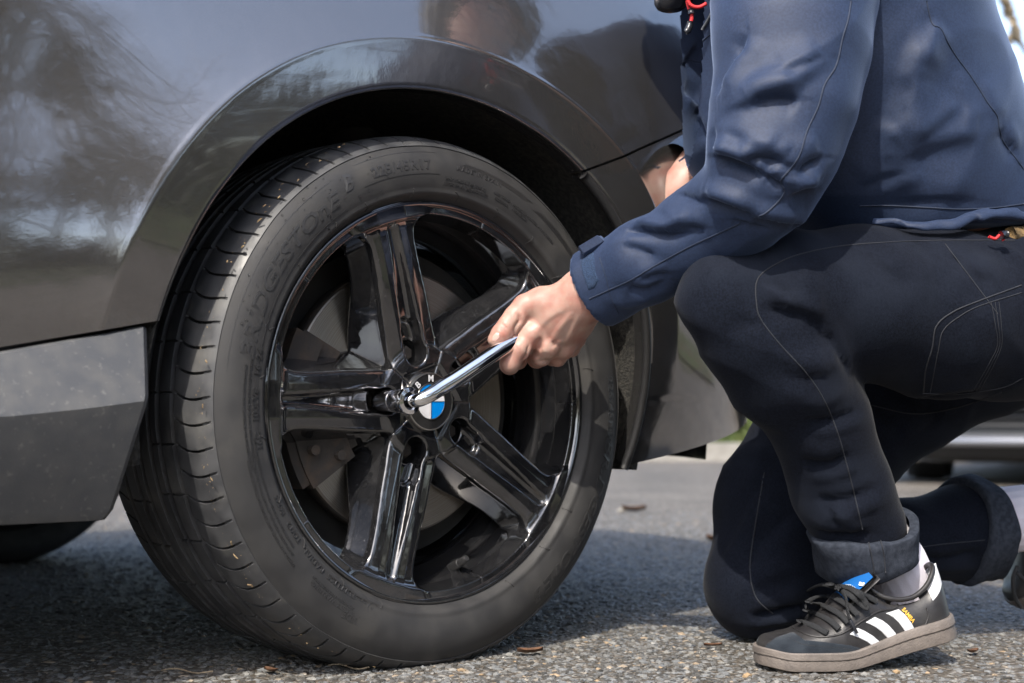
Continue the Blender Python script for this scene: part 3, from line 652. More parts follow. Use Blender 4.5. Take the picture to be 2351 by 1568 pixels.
# alloy rim: barrel, five twin spokes, hub face
rim_prof = [(.2275, .012), (.2330, .0075), (.2347, .0035), (.2345, .0005), (.2325, -.0008), (.2300, .0000), (.2278, .0020), (.2255, .0052), (.2235, .0095), (.2205, .0150), (.2160, .0240), (.2095, .0380), (.2040, .0560), (.2000, .0760), (.1975, .0900), (.1990, .094), (.2000, .1), (.2000, .15), (.1990, .19), (.2000, .225), (.2060, .236), (.2240, .240), (.2300, .242)]
V, F = rev_np(rim_prof, 160); mk('rim_barrel', V, F, M['rim'], wheel)
def spoke_mesh():
    f = Field((-.165, -.004, .0), (.165, .086, .236), .0015); X, Y, Z = f.X, f.Y, f.Z
    rr = np.sqrt(X * X + Z * Z); ax = np.abs(X)
    yf = .0045 + .0165 * np.clip((.222 - Z) / .165, 0, 1.2) ** 1.25 + .13 * np.maximum(ax - .0195, 0)
    hw = .0335 + .022 * sstep(.185, .236, Z) ** 1.6 + .0025 * sstep(.10, .06, Z) + .0016 * np.sin((Z - .06) * 40)
    dy = np.maximum(Y - yf, 0)
    side = (ax - (hw + .12 * dy + .50 * np.maximum(dy - .009, 0))) * .9
    dep = .034 + .014 * sstep(.17, .07, Z)
    body = smax(smax(side, yf - Y, .0045), (Y - yf - dep), .004); body = np.maximum(body, np.maximum(.045 - Z, Z - .2335))
    hub = smax(np.maximum(rr - .062, .0205 - Y), Y - .075, .004)
    ring = np.maximum(smax(.2195 + .25 * np.maximum(Y - .006, 0) * -1 - rr, rr - .2315, .002), np.maximum(.0032 - Y, Y - .03))
    d = smin(smin(body, hub, .012), ring, .016)
    # web at the foot between neighbouring spokes
    gw = .0056 + .0058 * sstep(.215, .085, Z); gd = .005 + .008 * sstep(.21, .08, Z)
    t = np.clip(Z, .084, .207); gq = np.sqrt(X * X + (Z - t) ** 2)
    groove = smax((gq - gw), (Y - (yf + gd)) * 1.0, .006)
    d = smax(d, -groove, .0035)
    lug = np.sqrt(X * X + (Z - .060) ** 2); cut = smax(lug - .0148, Y - .052, .004); cut2 = smax(np.sqrt(X * X + np.clip(Z - .060, -1, 0) ** 2 + np.maximum(Z - .088, 0) ** 2) - .0136, Y - .036, .006)
    d = smax(d, -smin(cut, cut2, .004), .003)
    d = np.maximum(d, np.maximum(.0325 - rr, -1))
    ang = np.abs(np.arctan2(X, np.maximum(Z, 1e-5))); d = np.maximum(d, (ang - R(36.05)) * rr)
    f.F = d.astype(np.float32); V, Q = f.mesh(); return relax(V, Q, 2, .35), Q
sV, sQ = spoke_mesh(); sme = mesh_np('spoke', sV, sQ[:, ::-1])
sme.materials.append(M['rim'])
for k in range(5):
    o = bpy.data.objects.new('spoke', sme); COL.objects.link(o); o.parent = wheel; o.rotation_euler = (0, R(-18 + 72 * k), 0)
# lug bolts in the other four pockets, locking one under the socket
bolt = MB(); bolt.rev([(.0001, .036), (.0055, .036), (.0085, .0375), (.0085, .052), (.012, .053), (.012, .06)], 6)
bme = None
for k in range(5):
    a = R(-18 + 72 * k)
    if bme is None: o = bolt.build('lug_bolt', M['iron'], wheel, smooth=False); bme = o.data
    else: o = bpy.data.objects.new('lug_bolt', bme); COL.objects.link(o); o.parent = wheel
    o.location = (math.sin(a) * .060, 0, math.cos(a) * .060)
# centre cap with its roundel
cap = MB(); cap.rev([(.0335, .022), (.0342, .0165), (.0338, .0152), (.0325, .0150)], 64, m=3)
cap.rev([(.0325, .0152), (.0320, .0156), (.0215, .0148)], 64, m=0)
cap.rev([(.0215, .0148), (.0213, .0140), (.0203, .0140), (.0202, .0147)], 64, m=3)
rot0 = R(0)
for q in range(4):
    a = np.linspace(q * math.pi / 2, (q + 1) * math.pi / 2, 14) + rot0; V = [(0, .0140, 0)] + [(math.sin(t) * .0202, .0144, math.cos(t) * .0202) for t in a]
    cap.add(np.array(V), [(0, i + 1, i + 2) for i in range(13)], 1 if q % 2 == 0 else 2)
for a in (0, math.pi / 2):
    c_, s_ = math.cos(a), math.sin(a); w_ = .0004
    cap.add([(c_ * -.0203 - s_ * w_, .0136, -s_ * -.0203 - c_ * w_), (c_ * .0203 - s_ * w_, .0136, -s_ * .0203 - c_ * w_), (c_ * .0203 + s_ * w_, .0136, -s_ * .0203 + c_ * w_), (c_ * -.0203 + s_ * w_, .0136, -s_ * -.0203 + c_ * w_)], [(0, 1, 2, 3)], 3)
for ch, a in (('B', -45), ('M', 0), ('W', 45)):
    V, F = text_np(ch, .0110, .0003); a = R(a) ; V2 = np.stack([V[:, 0], np.full(len(V), .0144), V[:, 1] + .0268], -1)
    cap.add(np.stack([V2[:, 0] * math.cos(a) + V2[:, 2] * math.sin(a), V2[:, 1], -V2[:, 0] * math.sin(a) + V2[:, 2] * math.cos(a)], -1), F, 4)
o = cap.build('centre_cap', [M['capblack'], M['white'], M['blue'], M['silver'], M['white']], wheel)
sharp(o, 30)
# valve stem
va = R(163.7); vp = np.array([math.sin(va) * .206, .040, math.cos(va) * .206]); vd = np.array([-math.sin(va) * .45, -1.0, -math.cos(va) * .45]); vd /= np.linalg.norm(vd)
vv = MB(); vv.tube([vp - vd * .01, vp + vd * .012, vp + vd * .0125, vp + vd * .027, vp + vd * .029], [.0062, .0055, .0047, .0045, .0028], 14); vv.build('valve_stem', M['rubber'], wheel, angle=40)
# water beads on the upper sidewall and bits of dirt on the tread
dV = []; dF = []
hs = IV.copy()
for k in range(120):
    ph = rng.uniform(285, 343) if k < 250 else rng.uniform(343, 362); r = rng.uniform(.246, .298); s = .0006 + .0013 * rng.random() ** 2.5
    a = R(ph); c = np.array([math.sin(a) * r, float(ysw(r)) - .0002, math.cos(a) * r]); dF.append(IF + len(dV) * len(hs)); dV.append(c + hs * s * np.array([1, .8, 1]))
mk('water_beads', np.concatenate(dV), np.concatenate(dF), M['water'], wheel)['kind'] = 'stuff'
dV = []; dF = []
for k in range(120):
    ph = rng.uniform(196, 335) if k < 285 else rng.uniform(-20, 12); y = rng.uniform(.010, .20) if k % 3 else rng.uniform(.05, .16); r = float(np.interp(y, tp[17:, 1], tp[17:, 0])) if y < .114 else float(np.interp(.235 - y, tp[17:, 1], tp[17:, 0]))
    s = .0003 + .0014 * rng.random() ** 4; a = R(ph); n = np.array([math.sin(a), 0, math.cos(a)]); t1 = np.array([math.cos(a), 0, -math.sin(a)]); g = rng.uniform(0, 6.28); u = t1 * math.cos(g) + np.array([0, 1, 0]) * math.sin(g); v = np.cross(n, u); L_ = rng.uniform(.7, 3.0)
    c = n * (r + .0002); 
    if c[2] < -.30: continue
    b = np.array([[-1, -1, 0], [1, -1, 0], [1, 1, 0], [-1, 1, 0], [-.6, -.6, 1], [.6, -.6, 1], [.6, .6, 1], [-.6, .6, 1]]) * np.array([s * L_, s * .6, s * .7])
    dF.append(np.array([(4, 5, 6, 7), (0, 1, 5, 4), (1, 2, 6, 5), (2, 3, 7, 6), (3, 0, 4, 7)]) + 8 * len(dV)); dV.append(c + b[:, :1] * u + b[:, 1:2] * v + b[:, 2:] * n)
mk('tread_debris', np.concatenate(dV), np.concatenate(dF), M['debris'], wheel, smooth=False)['kind'] = 'stuff'

# brake: disc, hat, shield, caliper, knuckle (in the wheel's direction but part of the car)
brk = empty('brake_assembly', (0, 0, HUB[2]), A_WHEEL - A_CAR); brk.parent = car
V, F = rev_np([(.098, .074), (.0985, .0700), (.100, .0690), (.1560, .0690), (.1580, .0705), (.1580, .080), (.1580, .092), (.100, .092)], 120); mk('brake_disc', V, F, M['disc'], brk); sharp(bpy.data.objects['brake_disc'], 30)
V, F = rev_np([(.030, .050), (.062, .050), (.074, .052), (.079, .058), (.082, .072), (.0985, .0735)], 96); mk('disc_hat', V, F, M['iron2'], brk)
V, F = rev_np([(.06, .105), (.150, .104), (.182, .102), (.187, .096)], 72); mk('dust_shield', V, F, M['under'], brk); V, F = rev_np([(.1578, .0712), (.1592, .0716), (.1592, .0915), (.1578, .092)], 120); mk('disc_edge', V, F, M['iron'], brk)
cl = MB()
def arcbox(r0, r1, p0, p1, y0, y1, n=12):
    V = []
    for k in np.linspace(0, 1, n):
        a = R(p0 + (p1 - p0) * k)
        for r, y in ((r0, y0), (r1, y0 + .004), (r1, y1), (r0, y1)): V.append((math.sin(a) * r, y, math.cos(a) * r))
    cl.add(np.array(V), [tuple(f) for f in grid_faces(n, 4, False, True)] + [(0, 1, 2, 3), tuple((n - 1) * 4 + i for i in (3, 2, 1, 0))])
arcbox(.112, .176, 236, 262, .036, .105); arcbox(.150, .186, 238, 296, .040, .12); arcbox(.120, .172, 285, 298, .048, .10); arcbox(.100, .128, 240, 250, .040, .062)
for ph, rr in ((250, .160), (242, .130), (258, .125)):
    a = R(ph); c = np.array([math.sin(a) * rr, .030, math.cos(a) * rr]); cl.tube([c, c + np.array([0, .02, 0])], .006, 8)
cl.build('brake_caliper', M['iron'], brk, smooth=False)
kn = MB(); kn.tube([(0, .10, 0), (.0, .30, 0)], [.05, .03], 14); kn.tube([(0, .12, .05), (.02, .2, .34)], [.03, .035], 12); kn.tube([(0, .13, -.08), (.08, .45, -.10)], [.02, .025], 10); kn.tube([(0, .13, -.08), (-.22, .45, -.09)], [.02, .025], 10)
kn.build('suspension_arm', M['under'], brk)
# the other three wheels
def other_wheel(x, y, rz):
    r = empty('wheel', (x, y, HUB[2]), rz); r.parent = car
    for src in ('tyre', 'rim_barrel', 'spoke', 'spoke.001', 'spoke.002', 'spoke.003', 'spoke.004', 'centre_cap'):
        s = bpy.data.objects[src]; c = s.copy(); COL.objects.link(c); c.parent = r
other_wheel(0, WID - .044, math.pi + (A_WHEEL - A_CAR)); other_wheel(-2.6, 0.0, 0); other_wheel(-2.6, WID - .044, math.pi)

# ------------------------------------------------------------------ wheel wrench
WU = np.array([math.cos(A_WHEEL), math.sin(A_WHEEL), 0]); WV = np.array([-math.sin(A_WHEEL), math.cos(A_WHEEL), 0])
def whl(x, y, z): return HUB + x * WU + y * WV + np.array([0, 0, z])
def on_wheel_plane(px, py, y):
    """point seen at a pixel lying y metres inward of the wheel face"""
    r = ray(px, py); o = HUB + WV * y; C = np.array([0, 0, CAM_H]); t = ((o - C) @ WV) / (r @ WV); return C + r * t
la = R(270); LUG = (math.sin(la) * .060, math.cos(la) * .060)
BY = -.041
b0 = whl(LUG[0], BY, LUG[1]); h1 = on_wheel_plane(1148, 803, -.054); h2 = on_wheel_plane(1262, 741, -.056)
dirh = (h2 - b0) / np.linalg.norm(h2 - b0)
wrench = empty('wheel_wrench', tuple(b0)); tag(wrench, 'chrome angled wheel wrench on the wheel bolt, gripped in the hand', 'wrench')
def soc(prof, mat, name):
    V, F = rev_np(prof, 40); V = np.stack([LUG[0] + V[:, 0], V[:, 1], LUG[1] + V[:, 2]], -1)
    Wd = HUB + V[:, :1] * WU + V[:, 1:2] * WV + V[:, 2:] * np.array([0, 0, 1.0]); o = mk(name, Wd, F, mat, wrench, True, b0); sharp(o, 30)
soc([(.0001, .034), (.0122, .034), (.0128, .032), (.0128, .006), (.0122, .005), (.0122, .002), (.0134, .000), (.0136, -.004), (.0136, -.012), (.0120, -.015), (.0110, -.0175), (.0001, -.018)], M['socket'], 'socket')
soc([(.0105, -.0165), (.0150, -.0175), (.0160, -.0190), (.0160, -.0220), (.0150, -.0240), (.0105, -.0250)], M['chrome'], 'collar_ring')
bend = [whl(LUG[0], -.020, LUG[1]), whl(LUG[0], -.030, LUG[1])]
q0 = whl(LUG[0], -.032, LUG[1]); q1 = b0 + dirh * .026
for t in np.linspace(0, 1, 10): bend.append((1 - t) ** 2 * q0 + 2 * t * (1 - t) * (b0 + WV * -.004) + t * t * q1)
bend += [b0 + dirh * .034, b0 + dirh * .05, h1, h2, h2 + dirh * .055]
rads = [.0075, .0075] + list(np.linspace(.0076, .0088, 10)) + [.0093, .0093, .0093, .0093, .0093]
V, F = tube_np(bend, rads, 24); o = mk('handle_bar', V, F, M['chrome'], wrench, True, b0); sharp(o, 60)

# ------------------------------------------------------------------ the kneeling person
PB = P(1750, 1462, 1.86); PB[2] = 0.0

def signfix(V, Q):
    v = V[Q]; vol = np.einsum('ij,ij->i', v[:, 0], np.cross(v[:, 1], v[:, 2])).sum()
    return Q if vol > 0 else Q[:, ::-1]
def pr(px, r, d): return r * d / FPX
def chain_px(L):
    pts = np.array([P(a, b, d) for a, b, r, d in L]); rad = np.array([r * d / FPX for a, b, r, d in L]); return pts, rad

# --- hand holding the wrench, wrist, forearm: fine mesh, joined below with the rest of the body
def hand_mesh():
    lo = np.minimum(P(1090, 870, 1.66), P(1460, 560, 1.66)) - .01; hi = np.maximum(P(1090, 870, 1.8), P(1460, 560, 1.8)) + .01
    lo[1] = 1.60; hi[1] = 1.82
    f = Field(lo, hi, .00165)
    def ch(L, blend=.006, k=1.0, inner=None):
        pts = np.array([P(a, b, d) for a, b, r, d in L]); rad = [r for a, b, r, d in L]; f.chain(pts, rad, k, blend, inner)
    ch([(1520, 600, .030, 1.665), (1420, 640, .0310, 1.677), (1350, 672, .0300, 1.690), (1318, 690, .0290, 1.697)], .01, .85)
    # palm: four metacarpals fanned out
    ch([(1335, 690, .0215, 1.697), (1275, 716, .0190, 1.706), (1226, 762, .0150, 1.712)], .012)
    ch([(1335, 690, .0215, 1.697), (1290, 740, .0175, 1.706), (1258, 795, .0142, 1.716)], .012)
    ch([(1340, 695, .0215, 1.700), (1310, 745, .0165, 1.712), (1294, 798, .0135, 1.728)], .012)
    ch([(1345, 700, .0205, 1.705), (1330, 740, .0150, 1.720), (1322, 775, .0125, 1.738)], .012)
    ch([(1290, 745, .0155, 1.735), (1262, 770, .0150, 1.742)], .016)
    # index finger over the bar, curling behind it
    ch([(1222, 768, .0132, 1.709), (1192, 800, .0122, 1.700), (1171, 833, .0112, 1.702), (1170, 838, .0108, 1.715), (1190, 828, .0096, 1.752), (1208, 812, .0080, 1.766)], .004, 1, .005)
    ch([(1257, 798, .0128, 1.716), (1243, 818, .0112, 1.722), (1232, 824, .0105, 1.744), (1240, 808, .0090, 1.768), (1252, 790, .0078, 1.772)], .0035, 1, .005)
    ch([(1294, 800, .0125, 1.728), (1280, 820, .0108, 1.738), (1268, 820, .0100, 1.760), (1275, 800, .0088, 1.782), (1284, 785, .0075, 1.786)], .0035, 1, .005)
    ch([(1322, 777, .0115, 1.738), (1312, 800, .0096, 1.750), (1302, 800, .0090, 1.770), (1305, 782, .0078, 1.790)], .0035, 1, .005)
    # thumb lying along the top of the bar
    ch([(1300, 690, .0185, 1.702), (1245, 694, .0168, 1.706), (1205, 704, .0140, 1.706)], .010)
    ch([(1205, 704, .0138, 1.706), (1183, 728, .0126, 1.703), (1166, 747, .0122, 1.701)], .005, 1, .006)
    ch([(1166, 747, .0120, 1.701), (1150, 767, .0112, 1.697), (1136, 780, .0086, 1.697)], .004, 1, .005)
    for (a, b, r, d) in ((1222, 766, .0135, 1.703), (1257, 798, .0125, 1.709), (1295, 798, .0122, 1.722)): f.ball(P(a, b, d), r, .006)
    V, Q = f.mesh(); V = relax(V, Q, 2, .4); Q = signfix(V, Q)
    st = [([(1190, 712), (1196, 735), (1186, 752), (1180, 775)], -.0018, .003), ([(1150, 740), (1160, 748), (1168, 756)], -.0006, .0015), ([(1146, 748), (1156, 756), (1164, 763)], -.0005, .0014),
          ([(1228, 765), (1255, 735), (1300, 705)], .0011, .005), ([(1258, 795), (1282, 755), (1315, 715)], .0010, .004), ([(1296, 792), (1315, 755), (1330, 722)], .0009, .004),
          ([(1215, 790), (1212, 812), (1200, 828)], -.0012, .0028), ([(1240, 772), (1244, 792), (1240, 808)], -.0016, .004), ([(1275, 780), (1278, 795)], -.0012, .004),
          ([(1195, 830), (1250, 826), (1290, 826)], -.0004, .003), ([(1185, 790), (1190, 806)], -.0004, .0015)]
    V = folds(V, Q, [(a, b * 1.6, c) for a, b, c in st], .0009, 60, 4)
    return V, Q
hV, hQ = hand_mesh()
# --- the rest of the body, inside the clothes
HEAD = P(1600, -410, 1.80)
def body_mesh():
    f = Field((.05, 1.30, -.02), (1.02, 2.35, 1.12), .011)
    f.chain(*chain_px([(2360, 720, 140, 1.85), (2200, 450, 170, 1.84), (2010, 180, 190, 1.80), (1900, 0, 200, 1.78)]), 1.15, .04)
    f.chain([P(1880, -60, 1.78), P(1770, -240, 1.79), HEAD], [.075, .055, .06], 1, .03)
    f.ball(HEAD, .098, .02, (1.0, .82, 1.12)); f.ball(HEAD + np.array([-.055, 0, -.055]), .052, .03, (1, .85, 1.1))
    f.ball(HEAD + np.array([-.085, 0, -.085]), .016, .015)      # nose
    for sy in (-1, 1): f.ball(HEAD + np.array([.008, sy * .082, -.01]), .026, .006, (.6, .35, 1.15))
    f.chain(*chain_px([(1840, 10, 100, 1.62), (1800, 240, 88, 1.57), (1750, 430, 62, 1.58), (1560, 565, 50, 1.645), (1440, 632, 46, 1.675)]), 1, .03)
    f.chain(*chain_px([(1820, 20, 95, 2.02), (1760, 200, 80, 2.02), (1690, 330, 60, 1.98), (1610, 375, 40, 1.93), (1570, 425, 36, 1.915), (1545, 480, 36, 1.91)]), 1, .03)
    f.chain(*chain_px([(2330, 740, 125, 1.76), (2000, 710, 105, 1.68), (1700, 705, 62, 1.625), (1860, 940, 62, 1.665), (1995, 1200, 44, 1.705), (2035, 1270, 30, 1.72)]), 1, .03)
    f.chain(*chain_px([(2300, 760, 115, 1.94), (1920, 1000, 95, 1.90), (1775, 1310, 68, 1.88), (2080, 1240, 55, 1.92), (2400, 1180, 45, 1.96)]), 1, .03)
    V, Q = f.mesh(); Q = signfix(V, Q); return relax(V, Q, 2, .4), Q
bV, bQ = body_mesh()
allV = np.concatenate([bV, hV]); allF = np.concatenate([bQ, hQ + len(bV)])
person = mk('person', allV - PB[None], allF, M['skin']); person.location = tuple(PB)
tag(person, 'person kneeling in navy jacket and dark jeans, holding a chrome wrench', 'person')
def sub(name, V, F, mat, parent=None, smooth=True): return mk(name, V, F, mat, parent or person, smooth, PB)
hb = bvh(hV, hQ)
V, F = patch(hb, [(1130, 772), (1139, 762), (1147, 765), (1148, 774), (1138, 785), (1129, 784)], .0006, 30, 4); sub('thumb_nail', V, F, M['nail'])
# face details and hair (seen only mirrored in the paint)
for sy in (-1, 1):
    c = HEAD + np.array([-.0815, sy * .032, -.045]); eo = sub('eye', c + IV * .0115, IF, M['white']); sub('iris', c + np.array([-.0085, 0, -.003]) + IV * .0055, IF, M['capblack'], eo)
f = Field(HEAD - .16, HEAD + .16, .006); f.ball(HEAD + np.array([.014, 0, .018]), .118, .01, (1.0, .86, 1.12)); f.F = np.maximum(f.F, -(np.sqrt((f.X - HEAD[0] + .068) ** 2 + ((f.Y - HEAD[1]) * .9) ** 2 + (f.Z - HEAD[2] + .110) ** 2) - .085)).astype(np.float32)
V, Q = f.mesh(); sub('hair', V + vnormals(V, Q) * ((vnoise(V * 90, 2) - .5) * .012)[:, None], signfix(V, Q), M['hair'])

# --- jeans
def jeans_mesh():
    f = Field((.14, 1.38, -.01), (1.06, 2.22, .62), .0056)
    f.chain(*chain_px([(2420, 690, 200, 1.78), (2300, 722, 186, 1.745), (2150, 720, 186, 1.71), (1960, 694, 170, 1.67), (1790, 682, 146, 1.63), (1668, 688, 108, 1.605)]), .95, .02)
    f.chain(*chain_px([(1668, 690, 107, 1.605), (1735, 768, 128, 1.615), (1802, 842, 138, 1.63), (1880, 960, 114, 1.655), (1936, 1125, 110, 1.685), (1972, 1205, 108, 1.70)]), .95, .014)
    f.chain(*chain_px([(2380, 720, 190, 1.94), (2220, 800, 165, 1.93), (2080, 870, 160, 1.925), (1905, 1005, 160, 1.905), (1805, 1160, 156, 1.885), (1748, 1335, 124, 1.868), (1744, 1352, 118, 1.866)]), 1.0, .016)
    f.chain(*chain_px([(1750, 1340, 116, 1.868), (1900, 1290, 105, 1.89), (2068, 1243, 93, 1.92), (2200, 1222, 101, 1.945), (2235, 1216, 98, 1.95)]), 1.0, .014)
    f.chain([P(2400, 690, 1.78), P(2400, 700, 1.94)], [.115, .115], 1, .03)
    f.F = np.maximum(f.F, .0035 - f.Z).astype(np.float32)
    V, Q = f.mesh(); V = relax(V, Q, 2, .45); Q = signfix(V, Q)
    st = [([(1735, 632), (1790, 655), (1830, 690), (1862, 735)], -.004, .009), ([(1738, 645), (1790, 685), (1850, 720), (1880, 745)], .007, .009), ([(1748, 700), (1800, 708), (1850, 715), (1885, 742)], -.006, .008),
          ([(1750, 590), (1790, 600), (1835, 640), (1870, 700)], .005, .012), ([(1830, 600), (1850, 650), (1880, 720)], -.003, .009), ([(1880, 745), (1920, 790), (1960, 870)], -.004, .008),
          ([(1690, 720), (1720, 740), (1752, 742)], -.003, .010), ([(1700, 745), (1730, 765), (1760, 770)], .003, .010), ([(1780, 810), (1840, 830), (1900, 830)], .003, .012), ([(1790, 850), (1850, 865), (1930, 850)], -.003, .010),
          ([(1830, 930), (1890, 925), (1960, 895)], .003, .010), ([(1850, 960), (1900, 960), (1980, 930)], -.0035, .009), ([(1860, 1000), (1920, 990), (1990, 965)], .003, .009), ([(1840, 1050), (1890, 1060), (1950, 1040)], -.005, .014), ([(1850, 1100), (1910, 1095), (1980, 1070)], .004, .010),
          ([(1870, 1140), (1930, 1140), (2020, 1110)], -.004, .010), ([(1880, 1185), (1940, 1185), (2040, 1150)], .004, .010), ([(1870, 1215), (1930, 1225), (2000, 1220)], -.006, .010), ([(1900, 1160), (1925, 1195), (1950, 1220)], -.004, .008),
          ([(1700, 1330), (1760, 1250), (1830, 1180)], -.006, .014), ([(1660, 1310), (1710, 1210), (1750, 1130)], .005, .014), ([(1690, 1370), (1750, 1330), (1840, 1300)], .005, .012), ([(1720, 1410), (1780, 1400), (1860, 1380)], -.008, .012), ([(1700, 1440), (1780, 1430), (1850, 1420)], .006, .010), ([(1720, 1180), (1760, 1100), (1800, 1030)], -.004, .012),
          ([(2080, 1190), (2140, 1175), (2220, 1165)], -.004, .010), ([(2080, 1230), (2150, 1215), (2250, 1215)], .004, .012), ([(2090, 1270), (2160, 1275), (2250, 1260)], -.005, .010), ([(2090, 1310), (2160, 1305), (2240, 1300)], .004, .010),
          ([(2010, 930), (2060, 960), (2080, 1010)], -.004, .012), ([(2060, 920), (2100, 950), (2120, 990)], .004, .012), ([(2120, 915), (2150, 935), (2165, 965)], -.004, .010), ([(1985, 900), (2100, 912), (2250, 895)], -.005, .009),
          ([(1960, 560), (2040, 620), (2100, 640)], -.0025, .016), ([(2160, 560), (2230, 620), (2300, 650)], -.004, .016), ([(2100, 520), (2180, 600), (2220, 680)], .003, .02), ([(1640, 660), (1660, 720), (1680, 760)], .002, .02)]
    return folds(V, Q, [(a, b * 1.1, c * .95) for a, b, c in st], .0030, 16, 6, .0060, (6, 6, 24), -.45), Q
jV, jQ = jeans_mesh(); jeans = sub('jeans', jV, jQ, M['jeans']); jt = bvh(jV, jQ)
def jseam(name, pts, rad=.0009, mat='jseam', lift=.0002): return seam(name, jt, pts, rad, M[mat], jeans, PB, lift)
jseam('side_seam', [(2330, 552), (2170, 552), (2040, 556), (1930, 565), (1850, 580), (1790, 602), (1740, 640), (1737, 700), (1748, 735), (1790, 790), (1850, 855), (1890, 915), (1920, 985), (1945, 1070), (1965, 1150), (1980, 1215)], .0007)
jseam('inner_seam', [(1755, 1085), (1735, 1200), (1722, 1300), (1735, 1370), (1775, 1410)], .0009)
jseam('pocket_edge', [(2345, 655), (2250, 690), (2190, 715), (2150, 748), (2140, 800), (2125, 850), (2120, 903)], .0009)
jseam('pocket_stitch', [(2345, 672), (2250, 702), (2205, 725), (2166, 758), (2154, 805), (2136, 900)], .0006); jseam('pocket_stitch', [(2120, 903), (2200, 905), (2300, 890), (2349, 868)], .0007)
for k in range(3): jseam('pocket_loop', [(2275 + 9 * k, 690), (2284 + 7 * k, 740), (2290 + 5 * k, 790), (2272 + 6 * k, 832), (2232 + 8 * k, 900)], .0004)
jseam('thigh_seam', [(2170, 560), (2230, 640), (2290, 720)], .0006)
jseam('lower_seam', [(2000, 930), (2100, 950), (2200, 935), (2300, 900)], .0007); jseam('leg_seam', [(2075, 1262), (2160, 1250), (2260, 1240)], .0007)
# turned-up cuffs
def cuff_ring(name, A, B, ra, rb, k, lap):
    A = np.array(A); B = np.array(B); ax = (B - A) / np.linalg.norm(B - A); e1 = np.cross(ax, [0, 1, 0]); e1 /= np.linalg.norm(e1); e2 = np.cross(ax, e1); n = 72; V = []
    prof = [(0.0, -.004), (-.02, 0), (0.0, .0055), (.06, .0075), (.35, .0065), (.7, .0075), (.94, .0080), (1.0, .005), (1.005, .001), (.985, -.004), (.8, -.006)]
    for i in range(n):
        a = i / n * 2 * np.pi
        for t, o in prof:
            r = ra + (rb - ra) * t + o + .0022 * math.sin(3 * a + 4 * t) + .0014 * math.sin(7 * a + 2) ; s = .008 * math.sin(a + 1.2) + .004 * math.sin(2 * a)
            V.append(A + (B - A) * t + ax * s * (1 - t) + (e1 * math.cos(a) + e2 * k * math.sin(a)) * r)
    V = np.array(V); F = grid_faces(n, len(prof), True); F = signfix(V, F)
    V = V + vnormals(V, F) * ((vnoise(V * 60, 8) - .5) * .004)[:, None]
    return sub(name, V, F, M['cuff']), V, F
c1, cV1, cF1 = cuff_ring('trouser_cuff', P(1976, 1205, 1.70), P(1998, 1292, 1.712), 113 * 1.70 / FPX, 103 * 1.71 / FPX, .95, 0)
c2, cV2, cF2 = cuff_ring('trouser_cuff', P(2200, 1222, 1.942), P(2264, 1212, 1.957), 111 * 1.95 / FPX, 108 * 1.96 / FPX, 1.0, 0)
ct_ = bvh(cV1, cF1)
V, F = patch(ct_, [(1985, 1228), (2018, 1214), (2030, 1262), (2036, 1316), (2006, 1326), (1998, 1280)], .0012, 40, 5); sub('cuff_tab', V, F, M['cuff'], c1)
for q in ([(1990, 1226), (2001, 1276), (2009, 1322)], [(2014, 1216), (2026, 1262), (2032, 1314)]): seam('cuff_stitch', ct_, q, .0008, M['jseam'], c1, PB, .0012)
# socks
V, F = tube_np(catmull([P(2022, 1240, 1.715), P(2052, 1290, 1.722), P(2076, 1335, 1.728), P(2090, 1390, 1.733)], 6), np.interp(np.linspace(0, 1, 19), [0, .4, 1], [.036, .0375, .033]), 60)
V = np.array(V); i = np.arange(len(V)) % 60; V0 = V.copy()
cen = np.repeat(V.reshape(-1, 60, 3).mean(1), 60, 0); V = cen + (V - cen) * (1 + .025 * np.where(i % 3 == 0, -1, .5))[:, None]
sub('sock', V, F, M['sock'])
V, F = tube_np(catmull([P(2240, 1208, 1.952), P(2340, 1190, 1.965), P(2400, 1190, 1.975)], 6), .044, 60); V = np.array(V); cen = np.repeat(V.reshape(-1, 60, 3).mean(1), 60, 0); i = np.arange(len(V)) % 60
sub('sock', cen + (V - cen) * (1 + .03 * np.where(i % 3 == 0, -1, .5))[:, None], F, M['sock'])

